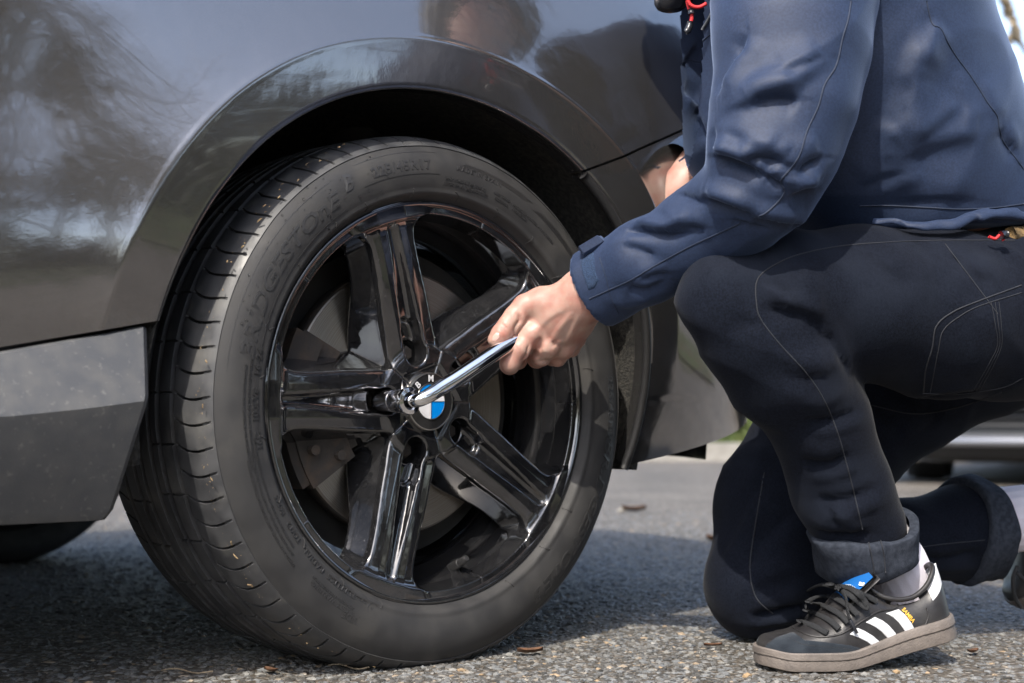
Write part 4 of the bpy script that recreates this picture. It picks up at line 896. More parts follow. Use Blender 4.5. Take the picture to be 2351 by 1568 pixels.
# --- jacket
def jacket_mesh():
    f = Field((.22, 1.44, .36), (1.02, 2.16, 1.10), .0046)
    f.chain(*chain_px([(2130, 440, 262, 1.80), (2050, 330, 305, 1.795), (1912, 170, 372, 1.79), (1868, -40, 372, 1.785), (1850, -180, 300, 1.78)]), .82, .03)
    f.chain(*chain_px([(2240, 480, 150, 1.80), (2140, 420, 220, 1.80)]), 1.1, .05); f.chain(*chain_px([(1850, -100, 230, 1.785), (1745, -215, 150, 1.79)]), 1.0, .04); f.chain([P(1826, -120, 1.66), P(1840, -110, 1.80), P(1830, -70, 2.0)], [.10, .13, .10], 1.0, .05)
    f.F = np.maximum(f.F, ((f.X - P(2351, 480, 1.8)[0]) * 0 + (P(2100, 545, 1.8)[2] - f.Z - .05 * (f.X - P(2100, 512, 1.8)[0]) * -1))).astype(np.float32)
    V, Q = f.mesh(); V = relax(V, Q, 3, .45); Q = signfix(V, Q)
    Z = 1.0
    def z(*p): return [(1377.6 + .4141 * a, .4141 * b) for a, b in p]
    st = [(z((1560, 900), (1620, 720), (1680, 560), (1750, 330), (1800, 120)), .012, .020), (z((1650, 860), (1760, 800), (1880, 760), (2020, 735), (2100, 740)), .010, .018), (z((1690, 770), (1800, 690), (1900, 620), (1990, 560)), .008, .016), (z((1890, 120), (1830, 220), (1770, 360)), .007, .015),
          (z((1500, 1090), (1640, 1000), (1800, 950)), .006, .02), (z((2100, 440), (2160, 560), (2200, 660)), .004, .014), (z((1620, 740), (1675, 600), (1730, 420)), -.006, .014), (z((1450, 1030), (1560, 970), (1700, 935)), -.004, .014), (z((1600, 1120), (1750, 1105), (1920, 1098), (2100, 1105)), -.004, .014), (z((2230, 700), (2260, 780), (2320, 850)), -.005, .010), (z((1950, 420), (2030, 560), (2080, 700)), .004, .02),
          (z((470, 530), (540, 580), (600, 640)), -.008, .010), (z((560, 640), (590, 720), (610, 780)), -.006, .010), (z((540, 700), (580, 730), (640, 760)), -.006, .008), (z((440, 420), (470, 330), (540, 230)), -.003, .008)]
    return folds(V, Q, [(a, b * .95, c * 1.05) for a, b, c in st], .004, 11, 9, .007, (5, 5, 13), .5), Q
kV, kQ = jacket_mesh(); jacket = sub('jacket', kV, kQ, M['jacket']); kt = bvh(kV, kQ)
def z1(*p): return [(1377.6 + .4141 * a, .4141 * b) for a, b in p]
def kseam(name, pts, rad=.0008, mat='seam', lift=.0001, t=None, par=None): return seam(name, t or kt, pts, rad, M[mat], par or jacket, PB, lift)
kseam('back_seam', z1((1810, 5), (1830, 100), (1850, 140), (1890, 160), (1930, 240), (1980, 320), (2040, 400), (2100, 490), (2150, 570), (2200, 640), (2215, 720), (2240, 790), (2300, 870), (2350, 940)), .0010)
kseam('front_zip', z1((660, -20), (612, 90), (565, 170), (520, 250), (475, 350), (455, 440), (455, 530), (470, 600)), .0020, 'zip', .0008)
kseam('front_seam', z1((460, 345), (500, 335), (550, 345)), .0007); kseam('pocket_seam', z1((570, 225), (600, 200), (630, 180)), .0009)
kseam('hem_seam', z1((1440, 1142), (1600, 1140), (1800, 1150), (2000, 1160), (2200, 1150), (2350, 1130)), .0009)
def sleeve_mesh():
    f = Field((.06, 1.42, .30), (.50, 1.84, 1.0), .0028)
    f.chain(*chain_px([(1826, -160, 186, 1.64), (1824, 0, 180, 1.60), (1818, 110, 174, 1.575), (1803, 235, 158, 1.555), (1776, 340, 142, 1.55), (1745, 425, 120, 1.56)]), .80, .012, .02)
    f.chain(*chain_px([(1752, 420, 122, 1.56), (1690, 478, 108, 1.59), (1610, 530, 98, 1.62), (1480, 602, 88, 1.655), (1400, 645, 83, 1.682), (1352, 670, 81, 1.695), (1310, 692, 81, 1.70)]), .80, .012, .02)
    # cut square at the cuff
    c = P(1362, 664, 1.692); n = P(1300, 695, 1.712) - P(1420, 632, 1.672); n /= np.linalg.norm(n)
    pl = (f.X - c[0]) * n[0] + (f.Y - c[1]) * n[1] + (f.Z - c[2]) * n[2]
    f.F = np.maximum(f.F, pl.astype(np.float32))
    # hollow mouth
    d = None; L = chain_px([(1415, 635, 60, 1.678), (1390, 650, 76, 1.685), (1350, 670, 76, 1.695), (1250, 722, 76, 1.72)])
    for i in range(3):
        e = f.seg(L[0][i], L[0][i + 1], L[1][i], L[1][i + 1], .76); d = e if d is None else smin(d, e, .01)
    f.F = np.maximum(f.F, -d).astype(np.float32)
    V, Q = f.mesh(); V = relax(V, Q, 2, .45); Q = signfix(V, Q)
    st = [(z1((625, 855), (700, 868), (780, 895), (860, 940), (920, 965)), -.010, .008), (z1((640, 820), (740, 850), (860, 900)), .006, .010), (z1((800, 882), (870, 862), (960, 870), (1010, 900)), -.007, .009), (z1((920, 965), (960, 985), (1000, 1010), (1020, 1040)), -.005, .006),
          (z1((830, 585), (900, 535), (980, 522), (1060, 535), (1110, 550)), -.007, .010), (z1((680, 600), (780, 560), (880, 525), (980, 480), (1080, 430), (1180, 370), (1260, 310)), .007, .014), (z1((820, 190), (790, 260), (740, 350), (690, 450), (660, 540)), -.006, .011), (z1((760, 280), (720, 380), (680, 480)), .004, .012),
          (z1((700, 690), (800, 730), (900, 790), (960, 830)), .004, .014), (z1((640, 700), (650, 780), (640, 850)), -.003, .010), (z1((1000, 400), (1120, 350), (1240, 300)), -.003, .012),
          (z1((1080, 960), (1140, 900), (1230, 860)), -.007, .012), (z1((1060, 1040), (1130, 1010), (1230, 1000)), .006, .012), (z1((1040, 1090), (1120, 1050), (1190, 1040)), -.005, .010), (z1((560, 1090), (640, 1105), (720, 1135), (800, 1165), (860, 1185)), -.007, .008), (z1((600, 1060), (700, 1095), (820, 1140)), .005, .010),
          (z1((820, 1195), (920, 1215), (1020, 1235), (1120, 1250)), -.007, .008), (z1((720, 1215), (820, 1240), (950, 1270)), -.004, .009), (z1((150, 1275), (240, 1268), (350, 1285), (510, 1285)), -.006, .007), (z1((200, 1240), (320, 1255), (450, 1262)), .004, .009), (z1((380, 1265), (480, 1250), (590, 1262)), -.004, .007),
          (z1((430, 1060), (520, 1090), (600, 1130)), -.003, .009), (z1((330, 1120), (400, 1180), (500, 1215)), .003, .012), (z1((1140, 1220), (1110, 1235), (1100, 1250)), -.004, .006), ([(1430, 560), (1470, 568), (1510, 585)], -.003, .008), ([(1440, 650), (1480, 660), (1530, 640)], -.004, .010), ([(1400, 690), (1450, 700), (1500, 676)], .003, .010), ([(1470, 640), (1500, 628), (1540, 624)], -.003, .007)]
    return folds(V, Q, [(a, b * 1.2, c * .95) for a, b, c in st], .0016, 14, 12, .0035, (7, 7, 17), .45), Q
sV_, sQ_ = sleeve_mesh(); sleeve = sub('sleeve', sV_, sQ_, M['jacket'], None); sleeve.parent = jacket; st_ = bvh(sV_, sQ_)
SA = z1((1392, 5), (1375, 110), (1345, 210), (1310, 360), (1245, 470), (1210, 590), (1150, 720), (1110, 850), (1060, 930), (1012, 985), (1002, 1010), (1022, 1060), (985, 1120), (920, 1180), (880, 1198))
kseam('sleeve_seam', SA, .0010, 'seam', .0001, st_, sleeve)
kseam('forearm_seam', [(1353, 686), (1400, 665), (1450, 642), (1500, 612), (1580, 568), (1640, 540), (1700, 512)], .0008, 'seam', .0001, st_, sleeve); kseam('cuff_seam', [(1376, 590), (1392, 640), (1402, 680), (1420, 720)], .0005, 'seam', .0001, st_, sleeve)
def z4(*p): return [(1033 + .2745 * a, 488 + .2745 * b) for a, b in p]
V, F = patch(st_, z4((1092, 400), (1150, 350), (1205, 325), (1212, 420), (1220, 500), (1250, 570), (1215, 630), (1160, 655), (1125, 560), (1100, 470)), .0016, 60, 8); sub('cuff_velcro', V, F, M['jacket_in'], sleeve)
# velcro flap sticking up from the cuff
d = 1.655; fl = [P(*q, d) for q in z4((1070, 300), (1245, 195), (1310, 250), (1120, 365))]; fl2 = [p + np.array([.004, .022, .003]) for p in fl]; fl3 = [p + (np.array(fl[i]) - np.mean(fl, 0)) * -.12 + np.array([-.001, -.003, .002]) for i, p in enumerate(fl)]
mb = MB(); mb.add(np.array(fl3 + fl + fl2), [(0, 1, 2, 3)] + [(i, 4 + i, 4 + (i + 1) % 4, (i + 1) % 4) for i in range(4)] + [(4 + i, 8 + i, 8 + (i + 1) % 4, 4 + (i + 1) % 4) for i in range(4)] + [(11, 10, 9, 8)])
o = mb.build('cuff_flap', M['jacket'], sleeve, True, PB); sharp(o, 40); o.location = (0, 0, 0)
# far sleeve
L = [(1830, -60, 170, 2.02), (1800, 120, 140, 2.02), (1720, 270, 105, 1.99), (1655, 340, 74, 1.955), (1600, 362, 62, 1.935)]
pts, rads = chain_px(L); V, F = tube_np(catmull(pts, 6), np.interp(np.linspace(0, 1, 25), np.linspace(0, 1, 5), rads), 36, None, False); V = V + (vnoise(V * 25, 21)[:, None] - .5) * .008
sub('sleeve', V, F, M['jacket'], jacket)
mb = MB(); V, F = tube_np([P(1618, 352, 1.938), P(1588, 372, 1.93), P(1572, 384, 1.926)], [.037, .0375, .037], 36, None, False); mb.add(V, F); o = mb.build('cuff_band', M['jacket_in'], jacket, True, PB)
mb = MB(); a, b, c, e = [P(*q, 1.905) for q in ((1558, 368), (1606, 332), (1612, 342), (1566, 382))]; th_ = np.array([0, .006, 0]); mb.add([a, b, c, e, a + th_, b + th_, c + th_, e + th_], [(0, 1, 2, 3), (7, 6, 5, 4), (0, 4, 5, 1), (1, 5, 6, 2), (2, 6, 7, 3), (3, 7, 4, 0)]); mb.build('cuff_flap', M['jacket'], jacket, False, PB)
# hood edge, red draw cords and toggles
f = Field(P(1480, 60, 1.72) - .07, P(1600, -80, 1.72) + .07, .004); f.chain([P(1535, -4, 1.70), P(1556, -30, 1.70), P(1600, -70, 1.72)], [.016, .022, .03], 1.0, .01); f.chain([P(1522, 8, 1.70), P(1556, 12, 1.70)], [.0085, .0075], 1.0, .008); V, Q = f.mesh(); sub('hood_edge', V, signfix(V, Q), M['toggle'], jacket)
def pcord(pts, rad, mat, name, d): V, F = tube_np(catmull([P(a, b, d) for a, b in pts], 6), rad, 10); return sub(name, V, F, M[mat], jacket)
pcord([(1578, -30), (1580, 2), (1590, 14), (1606, 16), (1622, 8)], .0022, 'red', 'draw_cord', 1.655); pcord([(1577, 0), (1582, 20), (1586, 30)], .0020, 'red', 'draw_cord', 1.66); pcord([(1588, 30), (1588, 44), (1584, 54)], .0022, 'red', 'draw_cord', 1.655)
V, F = tube_np([P(1585, 50, 1.653), P(1583, 60, 1.652), P(1579, 70, 1.65), (P(1574, 75, 1.65))], [.0032, .0042, .0045, .003], 14); sub('cord_toggle', V, F, M['toggle'], jacket)
V, F = tube_np([P(1586, 22, 1.655), P(1587, 33, 1.654)], [.0035, .004], 12); sub('cord_lock', V, F, M['toggle'], jacket)
# waist hem: bunched cloth, red cord and lock at the back
V, F = tube_np(catmull([P(a, b, dd) for a, b, dd in ((2010, 500, 1.665), (2100, 512, 1.655), (2190, 512, 1.66), (2270, 492, 1.68), (2360, 498, 1.70))], 8), np.interp(np.linspace(0, 1, 33), [0, .3, .7, 1], [.003, .006, .008, .010]), 14, (np.array([0, -.8, .5]), .6)); V = V + (vnoise(V * 55, 31)[:, None] - .5) * .012; sub('hem_roll', V, F, M['jacket'], jacket)
pcord([(2270, 543), (2285, 548), (2296, 540), (2304, 552)], .0018, 'red', 'hem_cord', 1.655); V, F = tube_np([P(2298, 540, 1.652), P(2312, 538, 1.655)], [.005, .0045], 12); sub('hem_toggle', V, F, M['toggle'], jacket)
V, F = tube_np([P(2318, 540, 1.70), P(2360, 550, 1.72)], [.010, .016], 14); V = V + (vnoise(V * 200, 3)[:, None] - .5) * .004; sub('fleece_lining', V, F, M['cord_in'], jacket)

# ------------------------------------------------------------------ trainers
SL = .250; SCALE = .955
sx = np.array([0, .004, .012, .028, .05, .075, .095, .12, .145, .17, .195, .22, .238, .247, .250])
sw = np.array([.004, .016, .026, .0365, .0425, .0465, .0470, .0440, .0400, .0365, .0340, .0320, .0275, .0200, .004])
sh = np.array([.026, .031, .0355, .0405, .0455, .0560, .0670, .0820,   .0900, .0680, .0610, .0650, .0800, .0900, .0900])
def shoe_bend(V):
    V = V.copy(); x0 = .082; a = R(12.5); t = np.clip((V[:, 0] - x0) / .04, 0, None); ang = a * np.clip(t, 0, 1)
    dx = np.maximum(V[:, 0] - x0, 0); cx = np.where(t < 1, dx, .04 + (dx - .04)); z = V[:, 2]
    rise = np.where(t < 1, .5 * a * t * t * .04, .5 * a * .04 + (dx - .04) * math.tan(a))
    V[:, 0] = V[:, 0] - np.sin(ang) * z - dx * (1 - np.cos(ang)); V[:, 2] = rise + z * np.cos(ang)
    V[:, 2] += .004 * sstep(.03, 0, V[:, 0]); return V
ns_, nc_ = 70, 33
xs = np.concatenate([np.linspace(0, .03, 16)[:-1], np.linspace(.03, .22, 42)[:-1], np.linspace(.22, .25, 14)]); ns_ = len(xs)
def swf(x):
    x = np.asarray(x, float); m = np.interp(x, [.05, .075, .095, .12, .145, .17, .195, .22], [.0435, .0468, .0470, .0440, .0400, .0365, .0345, .0330])
    return m * np.sqrt(np.clip(1 - (np.maximum(.058 - x, 0) / .058) ** 2.2, 0, 1)) * np.sqrt(np.clip(1 - (np.maximum(x - .212, 0) / .038) ** 2.3, 0, 1)) + .0008
wx = swf(xs); hx = np.interp(xs, sx, sh); k_ = np.ones(5) / 5
hx = np.convolve(np.pad(hx, 2, 'edge'), k_, 'valid')
UP = []
for i, x in enumerate(xs):
    a = np.linspace(0, np.pi, nc_); c, s = np.cos(a), np.sin(a); open_ = sstep(.135, .17, x)
    pz = .62 - .12 * open_
    y = -wx[i] * np.sign(c) * np.abs(c) ** .75 * (1 - .16 * open_ * s); z = .016 + (hx[i] - .016) * np.abs(s) ** pz
    y = y + .004 * math.sin(x / SL * 3.1) - .003
    UP.append(np.stack([np.full(nc_, x), y, z], -1))
UP = np.array(UP); UPf = grid_faces(ns_, nc_)
upV = UP.reshape(-1, 3); hole = []
fc = upV[UPf].mean(1); keep = ~((fc[:, 0] > .150) & (fc[:, 0] < .243) & (np.abs(fc[:, 1]) < .0245 * np.clip((fc[:, 0] - .140) / .03, 0, 1) * np.clip((.2475 - fc[:, 0]) / .040, 0, 1)))
upV2 = upV + ((vnoise(upV * 70, 14) - .5) * .0022)[:, None] * np.array([0, .6, 1]); upV2 = shoe_bend(upV2)
SO = []
prof = [(-.0030, .0), (.0010, .0015), (.0020, .006), (.0018, .013), (.0030, .0145), (.0030, .021), (.0015, .0225), (-.004, .0222)]
ang_n = 150; tt = np.linspace(0, 1, 75)
ox = SL * (.5 - .5 * np.cos(np.pi * tt)); ow = swf(ox) + .002
outl = np.concatenate([np.stack([ox, -ow], -1), np.stack([ox[::-1][1:-1], ow[::-1][1:-1]], -1)]); outl[:, 1] += .004 * np.sin(outl[:, 0] / SL * 3.1) - .003
tn = np.roll(outl, -1, 0) - np.roll(outl, 1, 0); nn_ = np.stack([-tn[:, 1] * -1, tn[:, 0] * -1], -1) * 1.0; nn_ = np.stack([tn[:, 1], -tn[:, 0]], -1); nn_ /= np.linalg.norm(nn_, axis=1)[:, None] + 1e-9
if (nn_ * (outl - outl.mean(0))).sum() < 0: nn_ = -nn_
heel_t = .006 * sstep(.10, .20, outl[:, 0])
no = len(outl); S = []
for i in range(no):
    rib = (i % 2) * .0007
    for k, (o, z) in enumerate(prof): S.append((*(outl[i] + nn_[i] * (o + (rib if k in (1, 2, 4) else 0))), z * (1 + (heel_t[i] / .022)) if z > .0 else 0))
S = np.array(S); SF = [tuple(f) for f in grid_faces(no, len(prof), True)]
n0 = len(S); S = np.vstack([S, [[SL / 2, 0, 0]]]); SF += [(i * len(prof), n0, ((i + 1) % no) * len(prof)) for i in range(no)]
soV = shoe_bend(S)
def place_shoe(Mx, name, parent, full):
    def tr(V): return SCALE * np.asarray(V) @ Mx[:3, :3].T + Mx[:3, 3]
    root = empty(name, (0, 0, 0)); root.parent = parent
    F = UPf[keep]; W_ = tr(upV2)
    up = mk('upper', W_, F, [M['leather'], M['stripe']], root, True, PB); jj = np.tile(np.arange(nc_ - 1), ns_ - 1)[keep]; up.data.polygons.foreach_set('material_index', ((fc[keep][:, 0] > .2255) & (jj >= 5) & (jj <= nc_ - 7)).astype(np.int32)); so = mk('sole', tr(soV), [f for f in SF], M['gum'], root, True, PB); sharp(so, 40)
    # padded collar round the ankle opening
    hx_ = [(.152, .0, .089), (.154, -.017, .085), (.165, -.0245, .0715), (.185, -.0265, .0632), (.205, -.0255, .0625), (.225, -.021, .071), (.240, -.0115, .084), (.2435, 0, .089), (.240, .0115, .084), (.225, .021, .067), (.205, .0255, .0555), (.185, .0265, .0565), (.165, .0245, .068), (.154, .017, .085), (.152, 0, .089)]
    cl_ = tr(shoe_bend(catmull(np.array(hx_) + np.array([0, -.001, 0]), 5))); V, F2 = tube_np(cl_, .0030, 10); mk('collar', V, F2, M['leather'], root, True, PB)
    # tongue
    tg = []
    for t in np.linspace(0, 1, 10):
        for y in np.linspace(-1, 1, 9): tg.append((.088 + .070 * t, y * (.024 + .008 * t) - .006 * t - .001, .067 + .036 * t + .004 * t * t - .009 * y * y))
    tg = np.array(tg); tb = tg + np.array([.004, 0, -.003]); V = tr(shoe_bend(np.vstack([tg, tb]))); g = grid_faces(10, 9); F2 = [tuple(f) for f in g[:, ::-1]] + [tuple(f + 90) for f in g]
    bd = [i for i in range(9)] + [9 * i + 8 for i in range(1, 10)] + [81 + i for i in range(7, -1, -1)] + [9 * i for i in range(8, 0, -1)]
    F2 += [(bd[i], bd[(i + 1) % len(bd)], bd[(i + 1) % len(bd)] + 90, bd[i] + 90) for i in range(len(bd))]
    mk('tongue', V, F2, M['leather'], root, True, PB)
    return root, W_, UPf[keep], V, F2
toe = np.array([.2790, 1.668, 0.0015]); de = R(9.0)
M1 = np.eye(4); M1[:3, :3] = np.array([[math.cos(de), -math.sin(de), 0], [math.sin(de), math.cos(de), 0], [0, 0, 1]]); M1[:3, 3] = toe
shoe1, shW, shF, tgV, tgF = place_shoe(M1, 'trainer', person, True)
allshoe = [tuple(f) for f in shF] + [tuple(np.array(f) + len(shW)) for f in tgF]
sb = BVHTree.FromPolygons(np.vstack([shW, tgV]).tolist(), [tuple(int(i) for i in f) for f in allshoe])
def z8(*p): return [(1722 + .2131 * a, 1234 + .2131 * b) for a, b in p]
def spatch(name, poly, mat, th=.0010, n=60): V, F = patch(sb, z8(*poly), th, n, 7); return mk(name, V, F, M[mat], shoe1, True, PB)
spatch('suede_toe', [(70, 1215), (110, 1160), (220, 1085), (330, 1040), (440, 1005), (560, 1100), (700, 1110), (900, 1135), (1100, 1160), (1250, 1205), (1345, 1268), (1100, 1275), (800, 1275), (400, 1255), (180, 1225)], 'suede', .0009, 90)
spatch('side_stripe', [(1060, 1040), (1150, 965), (1240, 1005), (1330, 1060), (1420, 1140), (1475, 1225), (1395, 1262), (1330, 1180), (1260, 1125), (1170, 1080)], 'stripe'); spatch('side_stripe', [(1238, 910), (1340, 848), (1430, 890), (1500, 945), (1575, 1030), (1622, 1130), (1548, 1185), (1490, 1095), (1420, 1020), (1340, 960)], 'stripe'); spatch('side_stripe', [(1455, 812), (1600, 765), (1680, 835), (1750, 930), (1800, 1035), (1708, 1085), (1655, 990), (1600, 915), (1540, 860)], 'stripe')
for nm, q, r, mt in (('eyestay_edge', [(455, 965), (540, 1015), (640, 1055), (780, 1075), (960, 1045), (1080, 985), (1200, 905), (1380, 800), (1560, 765), (1600, 690), (1630, 600), (1640, 545)], .0012, 'leather'), ('stitch_line', [(450, 1110), (600, 1160), (800, 1175), (1000, 1195), (1200, 1240), (1300, 1280)], .0006, 'lace'), ('heel_seam', [(1900, 760), (1920, 850), (1880, 960), (1860, 1010)], .0009, 'leather')):
    L_, N_ = trace(sb, z8(*q), 8)
    if len(L_) > 3: V, F = tube_np(L_ + N_ * .0004, r, 6); mk(nm, V, F, M[mt], shoe1, True, PB)
def lace(q, lift, wd=.0036, name='lace', mat='lace'):
    pts = catmull(np.array(z8(*q)), 6); L_ = []; d0 = None
    for i, p in enumerate(pts):
        a, n = cast(sb, *p); l = lift if np.isscalar(lift) else np.interp(i / (len(pts) - 1), np.linspace(0, 1, len(lift)), lift)
        if a is None: a = P(p[0], p[1], (d0 or 1.66)); n = -ray(*p)
        d0 = a[1]; L_.append(a - ray(*p) * l)
    L_ = np.array(L_)
    for _ in range(2): L_[1:-1] = .25 * L_[:-2] + .5 * L_[1:-1] + .25 * L_[2:]
    V, F = tube_np(L_, wd, 10, (np.array([-.25, -.85, .55]), .42)); mk(name, V, F, M[mat], shoe1, True, PB)
lace([(525, 900), (680, 950), (835, 1030)], .004); lace([(595, 785), (760, 840), (880, 910), (960, 985)], .0045); lace([(640, 700), (800, 735), (960, 820), (1060, 915)], .005); lace([(620, 690), (720, 640), (880, 640), (1040, 720), (1160, 830)], .006)
lace([(600, 740), (640, 830), (590, 880)], .003, .003); lace([(930, 540), (780, 505), (640, 560), (595, 630), (620, 660), (740, 610), (910, 545)], [.009, .013, .012, .009, .009, .011, .010]); lace([(940, 530), (1080, 545), (1210, 650), (1265, 760), (1200, 720), (1080, 620), (960, 555)], [.010, .014, .014, .010, .009, .012, .012])
lace([(960, 525), (1130, 575), (1260, 630), (1365, 690)], [.011, .011, .007, .004]); lace([(950, 545), (1030, 640), (1045, 760), (1075, 880)], [.012, .013, .010, .008], .0034); lace([(1075, 880), (1115, 960), (1155, 1035)], [.008, .007, .006], .0019, 'aglet', 'toggle'); lace([(860, 500), (915, 540), (960, 560)], [.012, .016, .012], .005, 'lace_knot')
for q in ((1482, 592), (1500, 716)): 
    a, n = cast(sb, *z8(q)[0])
    if a is not None: mk('eyelet', a + n * .0006 + IV * np.array([.0026, .0008, .0026]), IF, M['capblack'], shoe1, True, PB)
lb = [(1075, 470), (1260, 420), (1400, 385), (1480, 385), (1400, 500), (1310, 605), (1190, 560), (1090, 520)]
lbv = []
for t in np.linspace(.42, .97, 8):
    for y in np.linspace(-.97, .35, 8): lbv.append((.088 + .070 * t - .0016, y * (.024 + .008 * t) - .006 * t - .001, .067 + .036 * t + .004 * t * t - .009 * y * y + .0020))
lbv = SCALE * shoe_bend(np.array(lbv)) @ M1[:3, :3].T + M1[:3, 3]; lbf = grid_faces(8, 8); mk('tongue_label', lbv, lbf, M['label'], shoe1, True, PB)
allshoe += [tuple(f + len(shW) + len(tgV)) for f in lbf]; sb = BVHTree.FromPolygons(np.vstack([shW, tgV, lbv]).tolist(), [tuple(int(i) for i in f) for f in allshoe])
def shoe_print(s, cx, cy, size, ang, mat, name, bold=.0, lift=.0016, arc=None):
    V, F = text_np(s, size, bold); a = R(ang); q = []
    for x, y, _ in V:
        if arc: t = x / arc; X = (arc + y) * math.sin(t); Y = (arc + y) * math.cos(t) - arc
        else: X, Y = x, y
        px, py = cx + X * math.cos(a) + Y * math.sin(a), cy + X * math.sin(a) - Y * math.cos(a)
        h, n = cast(sb, 1722 + .2131 * px, 1234 + .2131 * py)
        q.append(h - ray(1722 + .2131 * px, 1234 + .2131 * py) * lift if h is not None else (q[-1] if q else toe))
    q = np.array(q); F = [f for f in F if max(np.linalg.norm(q[f[i]] - q[f[i - 1]]) for i in range(len(f))) < .012]
    if F: mk(name, q, F, M[mat], shoe1, False, PB)
shoe_print('SAMBA', 1706, 838, 60, 51, 'gold', 'gold_lettering', 1.5); shoe_print('as', 1205, 495, 80, 10, 'print', 'label_lettering', 2.0, .003); shoe_print('DIE MARKE MIT DEN', 1075, 520, 34, 15, 'print', 'label_lettering', .6, .003, 110)
# the other trainer, toe on the ground behind
e1 = np.array([.50, .06, .86]); e1 /= np.linalg.norm(e1); e3 = np.array([-.86, -.10, .50]); e3 -= (e3 @ e1) * e1; e3 /= np.linalg.norm(e3); e2 = np.cross(e3, e1)
M2 = np.eye(4); M2[:3, :3] = np.stack([e1, e2, e3], -1); t2 = P(2352, 1415, 1.985); t2[2] = .022; M2[:3, 3] = t2
shoe2, w2, f2, tv2, tf2 = place_shoe(M2, 'trainer', person, False)
V, F = tube_np(catmull([P(2336, 1300, 1.90), P(2326, 1330, 1.895), P(2330, 1370, 1.90), P(2345, 1395, 1.91)], 6), .0028, 8); mk('lace', V, F, M['lace'], shoe2, True, PB)
V, F = tube_np(catmull([P(2330, 1310, 1.90), P(2345, 1325, 1.89), P(2360, 1345, 1.90)], 6), .0028, 8); mk('lace', V, F, M['lace'], shoe2, True, PB)

# ------------------------------------------------------------------ leaves, pebbles, twigs on the asphalt
def gpt(px, py): r = ray(px, py); return np.array([0, 0, CAM_H]) + r * (CAM_H / -r[2])
def leaf(px, py, size, rz, curl, label, mat='leaf', group=None):
    c = gpt(px, py); n = 9; V = []
    for t in np.linspace(0, 1, n):
        wd = size * .42 * math.sin(math.pi * t ** .8) ** .8 * (1 + .25 * math.sin(9 * t)); x = (t - .5) * size * 1.5
        for s in (-1, -.5, 0, .5, 1): V.append((x, s * wd, .004 + curl * size * (s * s * .6 + (t - .5) ** 2 * 1.2)))
    V = np.array(V); g = grid_faces(n, 5); V2 = np.vstack([V, V + np.array([0, 0, .0006])]); F = [tuple(f) for f in g[:, ::-1]] + [tuple(f + n * 5) for f in g]
    a = rz; Rm = np.array([[math.cos(a), -math.sin(a), 0], [math.sin(a), math.cos(a), 0], [0, 0, 1]])
    o = mk('fallen_leaf', V2 @ Rm.T, F, M[mat]); o.location = tuple(c); tag(o, label, 'leaf', group); return o
leaf(1217, 1506, .022, .3, .3, 'curled brown dead leaf on the asphalt just right of the tyre contact patch')
leaf(1637, 1490, .016, .2, .2, 'small dark brown leaf on the asphalt left of the black trainer toe')
leaf(2314, 1338, .03, .4, .5, 'orange brown leaf under the rolled trouser cuff of the rear leg')
leaf(1634, 1246, .03, 1.9, .5, 'brown leaf on the sunlit asphalt touching the left edge of the kneeling leg')
leaf(1455, 1176, .05, .1, .4, 'dark brown blurred leaf lying far out on the bright asphalt between tyre and knee')
leaf(620, 1548, .016, 2.2, .2, 'thin brown leaf scrap at the lower left edge of the tyre shadow'); leaf(2235, 1505, .014, .8, .3, 'tiny rust coloured leaf near the heel of the black trainer')
def pebble(px, py, s, label, mat='pebble'):
    c = gpt(px, py); J = IV * (1 + .3 * (rng.random((len(IV), 1)) - .5)) * np.array([1.2, .9, .7]) * s
    o = mk('pebble', J + np.array([0, 0, s * .45]), IF, M[mat], None, False); o.location = tuple(c); tag(o, label, 'pebble')
pebble(2058, 1547, .0042, 'round tan pebble in front of the black trainer'); pebble(1716, 1556, .005, 'pale pebble left of the trainer toe at the bottom edge'); pebble(1427, 1176, .012, 'light pebble beside the dark leaf on the far bright asphalt', 'kerb')
for i, (a, b, l, rz, lab) in enumerate(((800, 1541, .05, -.25, 'thin dark twig on the asphalt below the tyre tread'), (430, 1551, .06, -.1, 'longer dark twig on the asphalt at the bottom left'))):
    c = gpt(a, b); pts = [np.array([math.cos(rz) * l * (t - .5), math.sin(rz) * l * (t - .5) + .004 * math.sin(5 * t), .005 + .002 * math.sin(7 * t)]) for t in np.linspace(0, 1, 8)]
    V, F = tube_np(pts, .0009, 6); o = mk('twig', V, F, M['bark']); o.location = tuple(c); tag(o, lab, 'twig')

# ------------------------------------------------------------------ parked silver car behind
Fd = np.array([-.5, -.866]); ang = math.atan2(-.5, .866)
c0 = (1.40 + .87 * .866, 6.25 - .87 * .5, 0); pc = empty('parked_car', c0, ang); tag(pc, 'silver parked car out of focus behind the person', 'car')
# local: x across (image right), y back from the nose, z up
def band(name, zy, mat, n=41, W=.87, par=None, c4=.55):
    V = []
    for x in np.linspace(-W, W, n):
        for z, y in zy: V.append((x, y + c4 * abs(x / W) ** 3.5 * .55, z))
    return mk(name, V, grid_faces(n, len(zy)), mat, par or pc)
band('front_lip', [(.160, .03), (.163, -.01), (.185, -.015), (.207, .0), (.21, .04)], M['silvercar']); band('lip_skirt', [(.105, .12), (.108, .05), (.160, .03)], M['plastic']); band('lower_grille', [(.21, .045), (.235, .05), (.315, .045), (.32, .02)], M['plastic'])
for zc in (.245, .285): band('grille_bar', [(zc - .008, .05), (zc - .006, .035), (zc + .006, .035), (zc + .008, .05)], M['plastic'])
band('front_bumper', [(.315, .03), (.32, .0), (.40, -.02), (.50, -.015), (.56, .0), (.60, .02)], M['silvercar']); band('upper_grille', [(.60, .03), (.70, .06)], M['plastic']); band('bonnet', [(.69, .05), (.74, .07), (.82, .35), (.90, 1.0)], M['silvercar'])
